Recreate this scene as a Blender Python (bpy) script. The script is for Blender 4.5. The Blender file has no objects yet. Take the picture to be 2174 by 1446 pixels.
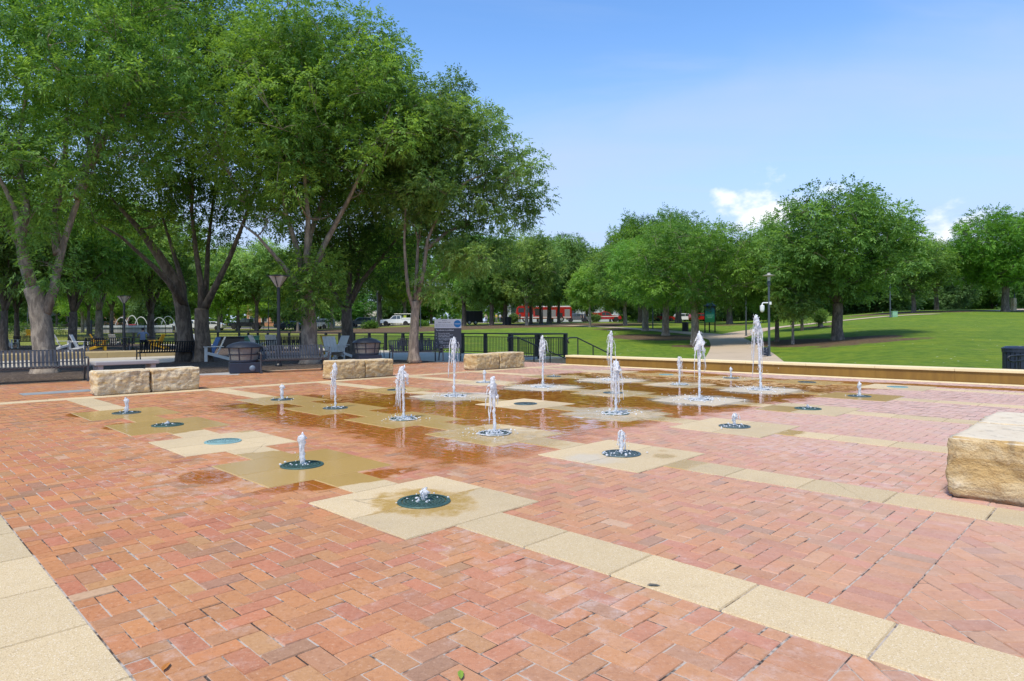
import bpy, bmesh, math, random
import numpy as np
from mathutils import Vector, Matrix, noise as mnoise

C = bpy.context.scene.collection
SC = bpy.context.scene
rnd = random.Random(7)
RNG = np.random.default_rng(11)

# ------------------------------------------------------------------ camera
F_PX, HY, CX, CAM_H, ROLL = 1379.43, 696.82, 1087.0, 1.3, 0.0042084
cam = bpy.data.cameras.new("camera")
cam.sensor_width = 36.0
cam.lens = F_PX / 2174.0 * 36.0
cam.shift_y = (HY - 723.0) / 2174.0
cam.clip_start, cam.clip_end = 0.1, 4000.0
camo = bpy.data.objects.new("camera", cam)
C.objects.link(camo)
camo.matrix_world = Matrix.Translation((0, 0, CAM_H)) @ Matrix.Rotation(math.pi / 2, 4, 'X') @ Matrix.Rotation(-ROLL, 4, 'Z')
SC.camera = camo

# ------------------------------------------------------------------ world, sun, exposure
SUN_DIR = Vector((-0.24, -0.45, 0.86)).normalized()      # towards the sun
SUN_EL = math.asin(SUN_DIR.z)
SUN_AZ = math.atan2(SUN_DIR.x, SUN_DIR.y)
SKY_STRENGTH, SUN_STRENGTH, EXPOSURE = 0.15, 2.5, 0.83
SC.view_settings.view_transform = 'Standard'
SC.view_settings.look = 'None'
SC.view_settings.gamma = 1.0
SC.view_settings.exposure = EXPOSURE
SC.view_settings.use_curve_mapping = False

W = bpy.data.worlds.new("World")
SC.world = W
W.use_nodes = True
nt = W.node_tree
nt.nodes.clear()
def wn(t, **k):
    n = nt.nodes.new(t)
    for a, v in k.items(): setattr(n, a, v)
    return n
out = wn('ShaderNodeOutputWorld'); bg = wn('ShaderNodeBackground')
sky = wn('ShaderNodeTexSky', sky_type='NISHITA', sun_disc=False)
sky.sun_elevation = SUN_EL
sky.sun_rotation = SUN_AZ
sky.air_density, sky.dust_density, sky.ozone_density, sky.altitude = 1.0, 0.4, 2.0, 100
def math_n(op, a, b=None, c=None):
    n = wn('ShaderNodeMath', operation=op)
    for i, v in enumerate((a, b, c)):
        if v is None: continue
        if isinstance(v, (int, float)): n.inputs[i].default_value = v
        else: nt.links.new(v, n.inputs[i])
    return n.outputs[0]
def mapr(v, a, b, c=0.0, d=1.0, smooth=True):
    n = wn('ShaderNodeMapRange', interpolation_type='SMOOTHSTEP' if smooth else 'LINEAR')
    nt.links.new(v, n.inputs[0])
    for i, x in enumerate((a, b, c, d)): n.inputs[i + 1].default_value = x
    return n.outputs[0]
tc = wn('ShaderNodeTexCoord'); sep = wn('ShaderNodeSeparateXYZ')
nt.links.new(tc.outputs['Generated'], sep.inputs[0])
dx, dy, dz = sep.outputs
# project the view direction on a cloud layer for the cirrus streaks
zc = math_n('MAXIMUM', dz, 0.03)
cu = math_n('DIVIDE', dx, zc); cv = math_n('DIVIDE', dy, zc)
comb = wn('ShaderNodeCombineXYZ'); nt.links.new(cu, comb.inputs[0]); nt.links.new(cv, comb.inputs[1])
mp = wn('ShaderNodeMapping'); mp.inputs['Rotation'].default_value = (0, 0, math.radians(28)); mp.inputs['Scale'].default_value = (0.30, 0.95, 1)
nt.links.new(comb.outputs[0], mp.inputs[0])
n1 = wn('ShaderNodeTexNoise'); n1.inputs['Scale'].default_value = 1.0; n1.inputs['Detail'].default_value = 7; n1.inputs['Roughness'].default_value = 0.55
n1.inputs['Distortion'].default_value = 0.7
nt.links.new(mp.outputs[0], n1.inputs['Vector'])
cir = mapr(n1.outputs[0], 0.44, 0.78)
cir = math_n('MULTIPLY', cir, 0.45)
dvr = Vector(((2100 - CX) / F_PX, 1.0, (HY - 150) / F_PX)).normalized(); dvl = Vector(((1180 - CX) / F_PX, 1.0, (HY - 345) / F_PX)).normalized()
bn = dvr.cross(dvl).normalized()                      # plane through the long cirrus band
dn_ = wn('ShaderNodeVectorMath', operation='DOT_PRODUCT'); nt.links.new(tc.outputs['Generated'], dn_.inputs[0]); dn_.inputs[1].default_value = bn
nb_ = wn('ShaderNodeTexNoise'); nb_.inputs['Scale'].default_value = 5.0; nb_.inputs['Detail'].default_value = 5; nt.links.new(tc.outputs['Generated'], nb_.inputs['Vector'])
bd = math_n('ABSOLUTE', math_n('ADD', dn_.outputs['Value'], math_n('MULTIPLY', math_n('SUBTRACT', nb_.outputs[0], 0.5), 0.16)))
bandv = math_n('MULTIPLY', mapr(bd, 0.10, 0.0), math_n('MULTIPLY', mapr(n1.outputs[0], 0.25, 0.75, 0.35, 1.0), 0.55))
cir = math_n('MAXIMUM', cir, bandv)
# low white haze towards the horizon and small cumulus heads
hz = mapr(dz, 0.44, 0.04, 0.0, 1.0)
hz = math_n("MULTIPLY", hz, 0.95)
n2 = wn('ShaderNodeTexNoise'); n2.inputs['Scale'].default_value = 26.0; n2.inputs['Detail'].default_value = 7; n2.inputs['Roughness'].default_value = 0.58
mp2 = wn('ShaderNodeMapping'); mp2.inputs['Scale'].default_value = (1, 1, 1.6)
nt.links.new(tc.outputs['Generated'], mp2.inputs[0]); nt.links.new(mp2.outputs[0], n2.inputs['Vector'])
def blob(px, py, rx, rz, thr):
    d = Vector(((px - CX) / F_PX, 1.0, (HY - py) / F_PX)).normalized()
    right = Vector((d.y, -d.x, 0)).normalized()
    dr = wn('ShaderNodeVectorMath', operation='DOT_PRODUCT'); nt.links.new(tc.outputs['Generated'], dr.inputs[0]); dr.inputs[1].default_value = right
    a = math_n('DIVIDE', dr.outputs['Value'], rx)
    b = math_n('DIVIDE', math_n('SUBTRACT', dz, d.z), rz)
    r = math_n('SQRT', math_n('ADD', math_n('MULTIPLY', a, a), math_n('MULTIPLY', b, b)))
    v = math_n('ADD', math_n('SUBTRACT', 1.0, r), math_n('MULTIPLY', math_n('SUBTRACT', n2.outputs[0], 0.5), 2.6))
    front = math_n('GREATER_THAN', dy, 0.0)
    return math_n('MULTIPLY', mapr(v, thr - .05, thr + 0.95), front)
cum = blob(1625, 458, 0.072, 0.054, 0.12)
for args in ((1562, 420, 0.048, 0.019, 0.2), (2010, 490, 0.046, 0.036, 0.12), (1765, 402, 0.03, 0.014, 0.3), (2060, 515, 0.05, 0.024, 0.2)):
    cum = math_n('MAXIMUM', cum, math_n('MULTIPLY', blob(*args), 0.9))
hs = wn('ShaderNodeHueSaturation'); hs.inputs["Saturation"].default_value = 1.19; hs.inputs['Value'].default_value = 1.02; hs.inputs['Hue'].default_value = 0.503
nt.links.new(sky.outputs[0], hs.inputs['Color'])
def mixc(f, a, b):
    n = wn('ShaderNodeMix', data_type='RGBA'); nt.links.new(f, n.inputs[0]); nt.links.new(a, n.inputs[6])
    if isinstance(b, tuple): n.inputs[7].default_value = b
    else: nt.links.new(b, n.inputs[7])
    return n.outputs[2]
col = mixc(hz, hs.outputs[0], (1.98, 2.50, 3.60, 1))
col = mixc(cir, col, (2.30, 2.72, 3.62, 1))
col = mixc(cum, col, (4.3, 4.45, 4.7, 1))
nt.links.new(col, bg.inputs[0]); bg.inputs[1].default_value = SKY_STRENGTH
nt.links.new(bg.outputs[0], out.inputs[0])

sl = bpy.data.lights.new("sun", 'SUN'); sl.energy = SUN_STRENGTH; sl.angle = math.radians(10.0); sl.color = (1.0, 0.93, 0.80)
so = bpy.data.objects.new("sun", sl); C.objects.link(so)
so.rotation_euler = SUN_DIR.to_track_quat('Z', 'Y').to_euler()
so.location = (-30, -20, 60)

# ------------------------------------------------------------------ geometry of the place
A1 = 2.36385385                      # direction of the v axis of the paving grid
P00 = (-0.51150664 * 1.3, 3.7420696 * 1.3)
EU = (math.sin(A1), -math.cos(A1)); EV = (math.cos(A1), math.sin(A1))
def uv2xy(u, v): return P00[0] + u * EU[0] + v * EV[0], P00[1] + u * EU[1] + v * EV[1]
def xy2uv(x, y):
    x = x - P00[0]; y = y - P00[1]
    return x * EU[0] + y * EU[1], x * EV[0] + y * EV[1]
GRID_ROT = math.atan2(EU[1], EU[0])
def ray(px, py):
    c, s = math.cos(ROLL), math.sin(ROLL)
    ddx, ddy = px - CX, py - HY
    x = c * ddx - s * ddy; y = s * ddx + c * ddy
    return x / F_PX, -y / F_PX       # X = a*Y, Z = CAM_H + b*Y
def gnd(px, py, z=0.0):
    a, b = ray(px, py)
    Y = (z - CAM_H) / b
    return a * Y, Y
def guv(px, py, z=0.0): return xy2uv(*gnd(px, py, z))
def atY(px, py, Y):
    a, b = ray(px, py)
    return Vector((a * Y, Y, CAM_H + b * Y))
def sstep(a, b, x):
    t = np.clip((np.asarray(x, float) - a) / (b - a), 0, 1); return t * t * (3 - 2 * t)
PROF_L = ([0, 36, 60, 90, 135, 200, 900], [-.3, -.3, -.1, .6, 1.75, 2.3, 3.0])
PROF_A = ([0, 26, 46, 65, 90, 125, 200, 900], [-1.0, -1.0, -.2, .75, 1.65, 2.45, 2.9, 3.4])
PROF_B = ([0, 22, 30, 46, 65, 94, 125, 200, 900], [-.3, -.3, .1, 1.0, 2.2, 3.75, 4.2, 4.4, 4.6])
def terrain(X, Y):
    X = np.asarray(X, float); Y = np.asarray(Y, float)
    d = np.maximum(Y, 1.0); k = X / np.maximum(d, 12)
    zl = np.interp(d, *PROF_L); za = np.interp(d, *PROF_A); zb = np.interp(d, *PROF_B)
    w1 = sstep(-.35, 0.02, k); w2 = sstep(.28, .68, k)
    z = zl * (1 - w1) + za * w1
    z = z * (1 - w2) + zb * w2
    u, v = xy2uv(X, Y)
    f_hi = sstep(19.6, 22.0, u); f_lo = sstep(15.6, 17.2, u)
    t = sstep(14.6, 15.4, v)
    f = f_lo * (1 - t) + f_hi * t
    f = np.maximum(f, sstep(66, 84, v))
    return -0.05 * (1 - f) + z * f
def drop(px, py):
    """pixel -> point on the terrain"""
    a, b = ray(px, py)
    Ys = np.arange(8, 600, 0.1)
    dz_ = CAM_H + b * Ys - terrain(a * Ys, Ys)
    i = np.nonzero(dz_ <= 0)[0]
    Y = Ys[i[0]] if len(i) else 300.0
    return Vector((a * Y, Y, float(terrain(a * Y, Y))))

# ------------------------------------------------------------------ materials
def newmat(name):
    m = bpy.data.materials.new(name); m.use_nodes = True
    t = m.node_tree; b = t.nodes['Principled BSDF']
    return m, t, b
class G:
    """small node-graph helper"""
    def __init__(s, t): s.t = t
    def n(s, ty, **k):
        n = s.t.nodes.new(ty)
        for a, v in k.items(): setattr(n, a, v)
        return n
    def put(s, sock, v):
        if v is None: return
        if hasattr(v, 'is_linked'): s.t.links.new(v, sock)
        else:
            if isinstance(v, tuple) and len(v) == 3 and sock.type == 'RGBA': v = (*v, 1)
            sock.default_value = v
    def m(s, op, a, b=None, c=None, clamp=False):
        n = s.n('ShaderNodeMath', operation=op, use_clamp=clamp)
        for i, v in enumerate((a, b, c)): s.put(n.inputs[i], v)
        return n.outputs[0]
    def mr(s, v, a, b, c=0.0, d=1.0):
        n = s.n('ShaderNodeMapRange', interpolation_type='SMOOTHSTEP')
        for i, x in enumerate((v, a, b, c, d)): s.put(n.inputs[i], x)
        return n.outputs[0]
    def mix(s, f, a, b, mode='MIX'):
        n = s.n('ShaderNodeMix', data_type='RGBA', blend_type=mode)
        s.put(n.inputs[0], f); s.put(n.inputs[6], a); s.put(n.inputs[7], b)
        return n.outputs[2]
    def noise(s, vec, scale, detail=4, rough=.55, dist=0.0):
        n = s.n('ShaderNodeTexNoise'); s.put(n.inputs['Vector'], vec)
        n.inputs['Scale'].default_value = scale; n.inputs['Detail'].default_value = detail
        n.inputs['Roughness'].default_value = rough; n.inputs['Distortion'].default_value = dist
        return n.outputs[0]
    def vor(s, vec, scale, feature='F1'):
        n = s.n('ShaderNodeTexVoronoi', feature=feature); s.put(n.inputs['Vector'], vec); n.inputs['Scale'].default_value = scale
        return n
    def attr(s, name, fac=False):
        n = s.n('ShaderNodeAttribute', attribute_name=name); return n.outputs['Fac'] if fac else n.outputs['Color']
    def pos(s): return s.n('ShaderNodeNewGeometry').outputs['Position']
    def obj(s): return s.n('ShaderNodeTexCoord').outputs['Object']
    def scale(s, vec, sc):
        n = s.n('ShaderNodeMapping'); s.put(n.inputs[0], vec); n.inputs['Scale'].default_value = sc; return n.outputs[0]
    def bump(s, h, strength=.3, dist=.01, normal=None):
        n = s.n('ShaderNodeBump'); s.put(n.inputs['Height'], h); s.put(n.inputs['Strength'], strength); n.inputs['Distance'].default_value = dist
        if normal is not None: s.put(n.inputs['Normal'], normal)
        return n.outputs[0]
_pm = {}
def pm(name, col, rough=.55, var=.12, sc=8.0, bump=0.0, bsc=60, metal=0.0, spec=.5, coat=0.0, dirt=0.0):
    """plain procedural paint / metal / wood with mottling, wear and fine bump"""
    if name in _pm: return _pm[name]
    m, t, b = newmat(name); g = G(t); o = g.obj()
    n = g.noise(o, sc, 5)
    lo = tuple(c * (1 - var) for c in col); hi = tuple(min(1, c * (1 + var)) for c in col)
    c = g.mix(n, lo, hi)
    if dirt:
        d = g.mr(g.noise(o, sc * .45, 6, .65), .5, .78)
        c = g.mix(g.m('MULTIPLY', d, dirt), c, (.16, .14, .11))
    g.put(b.inputs['Base Color'], c)
    g.put(b.inputs['Roughness'], g.mr(g.noise(o, sc * 2.3, 3), .2, .8, max(.03, rough - .1), min(1, rough + .1)))
    b.inputs['Metallic'].default_value = metal; b.inputs['Specular IOR Level'].default_value = spec
    b.inputs['Coat Weight'].default_value = coat
    if bump: g.put(b.inputs['Normal'], g.bump(g.noise(o, bsc, 4), bump, .01))
    _pm[name] = m
    return m

# --- brick paving
def mat_brick():
    m, t, b = newmat("clay brick"); g = G(t); p = g.pos()
    base = g.attr("tone"); wet0 = g.attr("wet", True)
    n_f = g.noise(p, 85, 4, .6); n_m = g.noise(p, 9, 5, .6); n_l = g.noise(p, 0.45, 4, .55)
    c = g.mix(g.m('MULTIPLY', n_f, .55), base, g.mix(.35, base, (.50, .27, .15)))
    c = g.mix(g.m('MULTIPLY', g.mr(g.noise(p, 1.6, 6, .7), .48, .74), .5), c, g.mix(1.0, c, (.62, .56, .52), 'MULTIPLY'))
    c = g.mix(g.m('MULTIPLY', g.mr(g.noise(p, 30, 5, .7), .48, .70), .6), c, g.mix(1.0, c, (.66, .58, .53), 'MULTIPLY'))
    c = g.mix(g.m('MULTIPLY', g.mr(g.noise(p, 48, 4, .7), .52, .72), .45), c, (.56, .36, .24))
    # dark specks and pits
    sp = g.vor(p, 120).outputs['Distance']
    spm = g.m('MULTIPLY', g.mr(sp, .22, .08), g.mr(g.noise(p, 14, 3), .48, .62))
    c = g.mix(g.m('MULTIPLY', spm, .8), c, (.10, .05, .035))
    # lime bloom on some bricks, in drifts
    ef = g.m('MULTIPLY', g.mr(g.m('ADD', g.m('MULTIPLY', n_m, .55), g.m('MULTIPLY', n_l, .62)), .60, .76), g.mr(n_f, .35, .7, .3, 1.0))
    c = g.mix(g.m('MULTIPLY', ef, .62), c, (.58, .47, .42))
    # pale pink tint that grows towards the right
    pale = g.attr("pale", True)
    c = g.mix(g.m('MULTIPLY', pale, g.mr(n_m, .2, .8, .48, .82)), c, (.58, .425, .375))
    w = g.mr(g.m('ADD', wet0, g.m('MULTIPLY', g.m('SUBTRACT', g.noise(p, 2.6, 5, .6), .5), .9)), .38, .62)
    wetc = g.mix(1.0, c, (.82, .50, .25), 'MULTIPLY')
    wetc = g.mix(.62, wetc, (.41, .138, .016))
    c = g.mix(w, c, wetc)
    fm = g.mr(g.m('ADD', g.attr('foam', True), g.m('MULTIPLY', g.m('SUBTRACT', g.noise(p, 4.2, 6, .72), .5), 1.5)), .30, .80)
    c = g.mix(g.m('MULTIPLY', fm, .8), c, (.58, .53, .47))
    g.put(b.inputs['Base Color'], c)
    film = g.mr(g.m('ADD', wet0, g.m('MULTIPLY', g.m('SUBTRACT', g.noise(p, 1.7, 4, .6), .5), .8)), .45, .72)
    r = g.m('SUBTRACT', .80, g.m('ADD', g.m('MULTIPLY', w, .54), g.m('MULTIPLY', film, .235)))
    g.put(b.inputs['Roughness'], r)
    g.put(b.inputs['Specular IOR Level'], g.m('ADD', .3, g.m('MULTIPLY', w, .5)))
    h = g.m('ADD', g.m('MULTIPLY', n_f, .6), g.m('MULTIPLY', g.noise(p, 240, 2), .4))
    nb = g.bump(h, g.m('SUBTRACT', .65, g.m('MULTIPLY', g.m('MAXIMUM', w, film), .64)), .004)
    rip = g.noise(p, 5.5, 2, .5, .6)
    calm = g.mr(g.noise(p, .8, 3, .5), .40, .62, .12, 1.0)
    nb = g.bump(rip, g.m('MULTIPLY', g.m('MULTIPLY', film, calm), .5), .010, nb)
    g.put(b.inputs['Normal'], nb)
    return m
def mat_joint():
    m, t, b = newmat("joint sand"); g = G(t); p = g.pos()
    wet0 = g.attr("wet", True)
    k = g.mr(g.m('ADD', g.m('MULTIPLY', g.noise(p, 3.2, 4), .6), g.m('MULTIPLY', g.noise(p, 22, 3), .4)), .42, .54)
    c = g.mix(k, (.045, .030, .022), (.42, .37, .32))
    c = g.mix(g.mr(wet0, .3, .6), c, (.11, .045, .02))
    g.put(b.inputs['Base Color'], c); b.inputs['Roughness'].default_value = .9
    g.put(b.inputs['Normal'], g.bump(g.noise(p, 180, 3), .6, .006))
    return m
def mat_slab():
    m, t, b = newmat("exposed aggregate concrete"); g = G(t); p = g.pos()
    wet0 = g.attr("wet", True); foam = g.attr("foam", True); tone = g.attr("tone", True)
    v = g.vor(p, 230); vd = v.outputs['Color']
    sx = g.n('ShaderNodeSeparateColor'); g.put(sx.inputs[0], vd)
    c = g.mix(sx.outputs[0], (.47, .37, .22), (.66, .55, .37))
    c = g.mix(g.mr(sx.outputs[1], .86, .95), c, (.20, .13, .08))
    c = g.mix(g.mr(sx.outputs[2], .9, .96), c, (.80, .76, .68))
    c = g.mix(.62, c, (.57, .445, .255))
    c = g.mix(g.m('MULTIPLY', g.mr(g.noise(p, 1.3, 6, .65), .45, .75), .35), c, (.40, .32, .21))
    c = g.mix(1.0, c, g.mix(tone, (.84, .82, .80), (1.03, 1.0, .97)), 'MULTIPLY')
    vo = g.n('ShaderNodeTexVoronoi', feature='DISTANCE_TO_EDGE'); wv = g.n('ShaderNodeMix', data_type='VECTOR'); wv.inputs[0].default_value = .06
    nc = g.n('ShaderNodeTexNoise'); nc.inputs['Scale'].default_value = 5; nc.inputs['Detail'].default_value = 5; g.put(nc.inputs['Vector'], p); g.put(wv.inputs[4], p); g.put(wv.inputs[5], nc.outputs['Color']); g.put(vo.inputs['Vector'], wv.outputs[1]); vo.inputs['Scale'].default_value = .8
    crk = g.m('MULTIPLY', g.mr(vo.outputs['Distance'], .0035, .001), g.mr(g.noise(p, .55, 2), .50, .58))
    c = g.mix(g.m('MULTIPLY', crk, .65), c, (.16, .12, .08))
    c = g.mix(g.m('MULTIPLY', g.mr(g.noise(p, 3.1, 6, .7), .56, .74), .4), c, (.36, .29, .19))
    w = g.mr(g.m('ADD', wet0, g.m('MULTIPLY', g.m('SUBTRACT', g.noise(p, 7, 5, .65), .5), .55)), .40, .60)
    wc = g.mix(.55, g.mix(1.0, c, (.80, .62, .38), 'MULTIPLY'), (.50, .335, .105))
    c = g.mix(w, c, wc)
    fm = g.m('MULTIPLY', g.mr(g.m('ADD', foam, g.m('MULTIPLY', g.m('SUBTRACT', g.noise(p, 4.2, 6, .72), .5), 1.5)), .30, .95), .62)
    c = g.mix(fm, c, (.47, .43, .36))
    g.put(b.inputs['Base Color'], c)
    g.put(b.inputs['Roughness'], g.m('ADD', g.m('SUBTRACT', .85, g.m('MULTIPLY', w, .62)), g.m('MULTIPLY', fm, .1)))
    g.put(b.inputs['Specular IOR Level'], g.m('ADD', .3, g.m('MULTIPLY', w, .2)))
    nb = g.bump(v.outputs['Distance'], g.m('SUBTRACT', .35, g.m('MULTIPLY', w, .3)), .004)
    nb = g.bump(g.noise(p, 16, 3, .5, .3), g.m('MULTIPLY', w, .06), .006, nb)
    g.put(b.inputs['Normal'], nb)
    return m
def mat_stone(name, light=(.66, .55, .37), ochre=(.52, .33, .12), grey=(.33, .28, .22), warm=.5):
    m, t, b = newmat(name); g = G(t); o = g.obj()
    n1 = g.noise(o, 3.0, 7, .65, .6); n2 = g.noise(o, 11, 6, .65); n3 = g.noise(g.scale(o, (1, 1, 3.2)), 2.2, 6, .6, 1.0)
    c = g.mix(g.mr(n3, .5 - .22 * warm, .78 - .2 * warm), light, ochre)
    c = g.mix(g.m('MULTIPLY', g.mr(n1, .56, .74), .8), c, (.72, .64, .50))
    c = g.mix(g.m('MULTIPLY', g.mr(n2, .52, .72), .65), c, (.36, .21, .08))
    cr = g.m('MULTIPLY', g.mr(g.m('ABSOLUTE', g.m('SUBTRACT', g.noise(g.scale(o, (1, 1, 2.4)), 1.9, 6, .6, .8), .5)), .022, .0), g.mr(n1, .42, .6))
    c = g.mix(g.m('MULTIPLY', cr, .6), c, (.17, .11, .06))
    c = g.mix(g.m('MULTIPLY', g.mr(g.noise(o, 42, 5, .75), .52, .72), .4), c, (.30, .21, .12))
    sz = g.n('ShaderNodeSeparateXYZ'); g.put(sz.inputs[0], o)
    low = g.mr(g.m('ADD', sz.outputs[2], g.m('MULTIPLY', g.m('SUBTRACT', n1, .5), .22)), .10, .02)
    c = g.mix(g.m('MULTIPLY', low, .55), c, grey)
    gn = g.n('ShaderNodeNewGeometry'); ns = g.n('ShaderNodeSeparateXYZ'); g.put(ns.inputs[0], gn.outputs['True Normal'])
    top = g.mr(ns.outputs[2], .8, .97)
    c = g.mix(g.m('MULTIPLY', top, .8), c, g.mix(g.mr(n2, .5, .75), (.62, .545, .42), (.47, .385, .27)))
    # dark weather streaks below the arris
    st = g.m('MULTIPLY', g.mr(g.noise(g.scale(o, (9, 9, .8)), 1.0, 4), .60, .72), g.mr(sz.outputs[2], .24, .46))
    c = g.mix(g.m('MULTIPLY', st, .45), c, (.13, .11, .09))
    g.put(b.inputs['Base Color'], c); b.inputs['Roughness'].default_value = .88
    h = g.m('ADD', g.m('MULTIPLY', n1, .6), g.m('ADD', g.m('MULTIPLY', n2, .35), g.m('MULTIPLY', g.noise(o, 60, 4), .15)))
    g.put(b.inputs['Normal'], g.bump(h, g.m('SUBTRACT', 1.0, g.m('MULTIPLY', top, .7)), .06))
    return m
def mat_leaf(name, dark, light, trans=.35):
    m, t, b = newmat(name); g = G(t)
    tone = g.attr("tone", True); oi = g.n('ShaderNodeObjectInfo').outputs['Random']
    v = g.m('ADD', tone, g.m('MULTIPLY', g.m('SUBTRACT', oi, .5), .42), clamp=True)
    c = g.mix(v, dark, light)
    hv = g.n('ShaderNodeHueSaturation'); g.put(hv.inputs['Color'], c); g.put(hv.inputs['Hue'], g.m('ADD', .485, g.m('MULTIPLY', oi, .03))); g.put(hv.inputs['Saturation'], g.m('SUBTRACT', 1.02, g.m('MULTIPLY', g.m('FRACT', g.m('MULTIPLY', oi, 7.3)), .22)))
    c = hv.outputs[0]
    g.put(b.inputs['Base Color'], c); b.inputs['Roughness'].default_value = .55; b.inputs['Specular IOR Level'].default_value = .3
    tr = g.n('ShaderNodeBsdfTranslucent'); g.put(tr.inputs[0], g.mix(1.0, c, (1.25, 1.15, .55), 'MULTIPLY'))
    mx = g.n('ShaderNodeMixShader'); mx.inputs[0].default_value = trans
    t.links.new(b.outputs[0], mx.inputs[1]); t.links.new(tr.outputs[0], mx.inputs[2])
    t.links.new(mx.outputs[0], t.nodes['Material Output'].inputs[0])
    return m
def mat_bark(name, a, b_, c_):
    m, t, b = newmat(name); g = G(t); o = g.obj()
    n1 = g.noise(g.scale(o, (1, 1, .35)), 9, 6, .65, .5); n2 = g.noise(o, 1.4, 4); n3 = g.noise(g.scale(o, (1, 1, .4)), 34, 4)
    c = g.mix(g.mr(n1, .38, .66), a, b_)
    c = g.mix(g.m('MULTIPLY', g.mr(n2, .5, .72), .5), c, c_)
    g.put(b.inputs['Base Color'], c); b.inputs['Roughness'].default_value = .9
    g.put(b.inputs['Normal'], g.bump(g.m('ADD', n1, g.m('MULTIPLY', n3, .5)), .9, .03))
    return m
def mat_grass():
    m, t, b = newmat("lawn and bare soil"); g = G(t); p = g.pos()
    soil = g.attr("soil", True); dry = g.attr("dry", True)
    n1 = g.noise(p, .35, 5, .6); n2 = g.noise(g.scale(p, (1, .55, 1)), 2.6, 5, .65); n3 = g.noise(p, 26, 4, .7)
    c = g.mix(g.mr(n2, .3, .72), (.088, .165, .016), (.185, .265, .026))
    c = g.mix(g.m('MULTIPLY', g.mr(n1, .45, .72), .55), c, (.26, .315, .022))
    c = g.mix(g.m('MULTIPLY', g.mr(n3, .35, .75), .6), c, (.05, .105, .010))
    c = g.mix(g.m('MULTIPLY', g.mr(g.noise(g.scale(p, (1, .4, 1)), .9, 6, .7), .5, .72), .5), c, (.13, .175, .020))
    c = g.mix(g.m('MULTIPLY', g.mr(g.noise(g.scale(p, (.5, 1.2, 1)), .5, 6, .75), .60, .72), .6), c, (.30, .27, .09))
    c = g.mix(g.m('MULTIPLY', dry, g.mr(n2, .2, .7, .3, 1)), c, (.25, .225, .06))
    # clover heads
    fl = g.vor(p, 1.15); c = g.mix(g.m('MULTIPLY', g.mr(fl.outputs['Distance'], .06, .04), g.mr(n1, .46, .56)), c, (.7, .72, .65))
    s = g.mr(g.m('ADD', soil, g.m('MULTIPLY', g.m('SUBTRACT', g.noise(p, 1.1, 6, .7), .5), .8)), .40, .62)
    sc = g.mix(g.mr(g.noise(p, 7, 6, .7), .35, .7), (.085, .055, .032), (.19, .13, .075))
    c = g.mix(s, c, sc)
    g.put(b.inputs['Base Color'], c); b.inputs['Roughness'].default_value = .9; b.inputs['Specular IOR Level'].default_value = .15
    g.put(b.inputs['Normal'], g.bump(g.m('ADD', n3, g.noise(p, 90, 3, .7)), .8, .04))
    return m
def mat_mulch():
    m, t, b = newmat("bark mulch"); g = G(t); p = g.pos()
    v = g.vor(g.scale(p, (1, 1.7, 1)), 24); sx = g.n('ShaderNodeSeparateColor'); g.put(sx.inputs[0], v.outputs['Color'])
    c = g.mix(sx.outputs[0], (.040, .026, .018), (.13, .085, .055))
    c = g.mix(g.m('MULTIPLY', g.mr(sx.outputs[1], .82, .95), .9), c, (.30, .22, .15))
    c = g.mix(g.m('MULTIPLY', g.mr(g.noise(p, .8, 5), .45, .7), .5), c, (.17, .115, .07))
    g.put(b.inputs['Base Color'], c); b.inputs['Roughness'].default_value = .95
    g.put(b.inputs['Normal'], g.bump(g.m('ADD', v.outputs['Distance'], g.noise(p, 60, 3)), 1.0, .04))
    return m
def mat_concrete(name, col, stain=.35, sc=1.0):
    m, t, b = newmat(name); g = G(t); p = g.pos()
    n1 = g.noise(p, .9 * sc, 6, .65); n2 = g.noise(p, 45, 4)
    c = g.mix(n2, tuple(x * .86 for x in col), tuple(min(1, x * 1.1) for x in col))
    c = g.mix(g.m('MULTIPLY', g.mr(n1, .46, .74), stain), c, tuple(x * .55 for x in col))
    g.put(b.inputs['Base Color'], c); b.inputs['Roughness'].default_value = .85
    g.put(b.inputs['Normal'], g.bump(n2, .25, .004))
    return m
def mat_wall():
    m, t, b = newmat("ochre stained concrete"); g = G(t); p = g.pos()
    sz = g.n('ShaderNodeSeparateXYZ'); g.put(sz.inputs[0], p)
    n = g.noise(g.scale(p, (3.2, 3.2, .5)), 1.6, 5, .6); n2 = g.noise(p, 50, 4)
    c = g.mix(g.mr(n, .3, .7), (.165, .080, .008), (.225, .120, .014))
    c = g.mix(g.m('MULTIPLY', n2, .3), c, (.26, .15, .03))
    g.put(b.inputs['Base Color'], c); b.inputs['Roughness'].default_value = .6
    g.put(b.inputs['Normal'], g.bump(n2, .3, .004))
    return m
def mat_water():
    m, t, b = newmat("aerated water"); g = G(t); o = g.obj()
    k = g.mr(g.noise(o, 38, 4, .6), .35, .65)
    b.inputs['Base Color'].default_value = (.96, .97, .98, 1)
    b.inputs['Roughness'].default_value = .18; b.inputs['IOR'].default_value = 1.33
    g.put(b.inputs['Transmission Weight'], g.m('SUBTRACT', .60, g.m('MULTIPLY', k, .55)))
    tr = g.n('ShaderNodeBsdfTranslucent'); tr.inputs[0].default_value = (.93, .95, .98, 1)
    mx = g.n('ShaderNodeMixShader'); mx.inputs[0].default_value = .42
    t.links.new(b.outputs[0], mx.inputs[1]); t.links.new(tr.outputs[0], mx.inputs[2])
    t.links.new(mx.outputs[0], t.nodes['Material Output'].inputs[0])
    g.put(b.inputs['Normal'], g.bump(g.noise(o, 70, 3), .4, .006))
    return m
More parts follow.
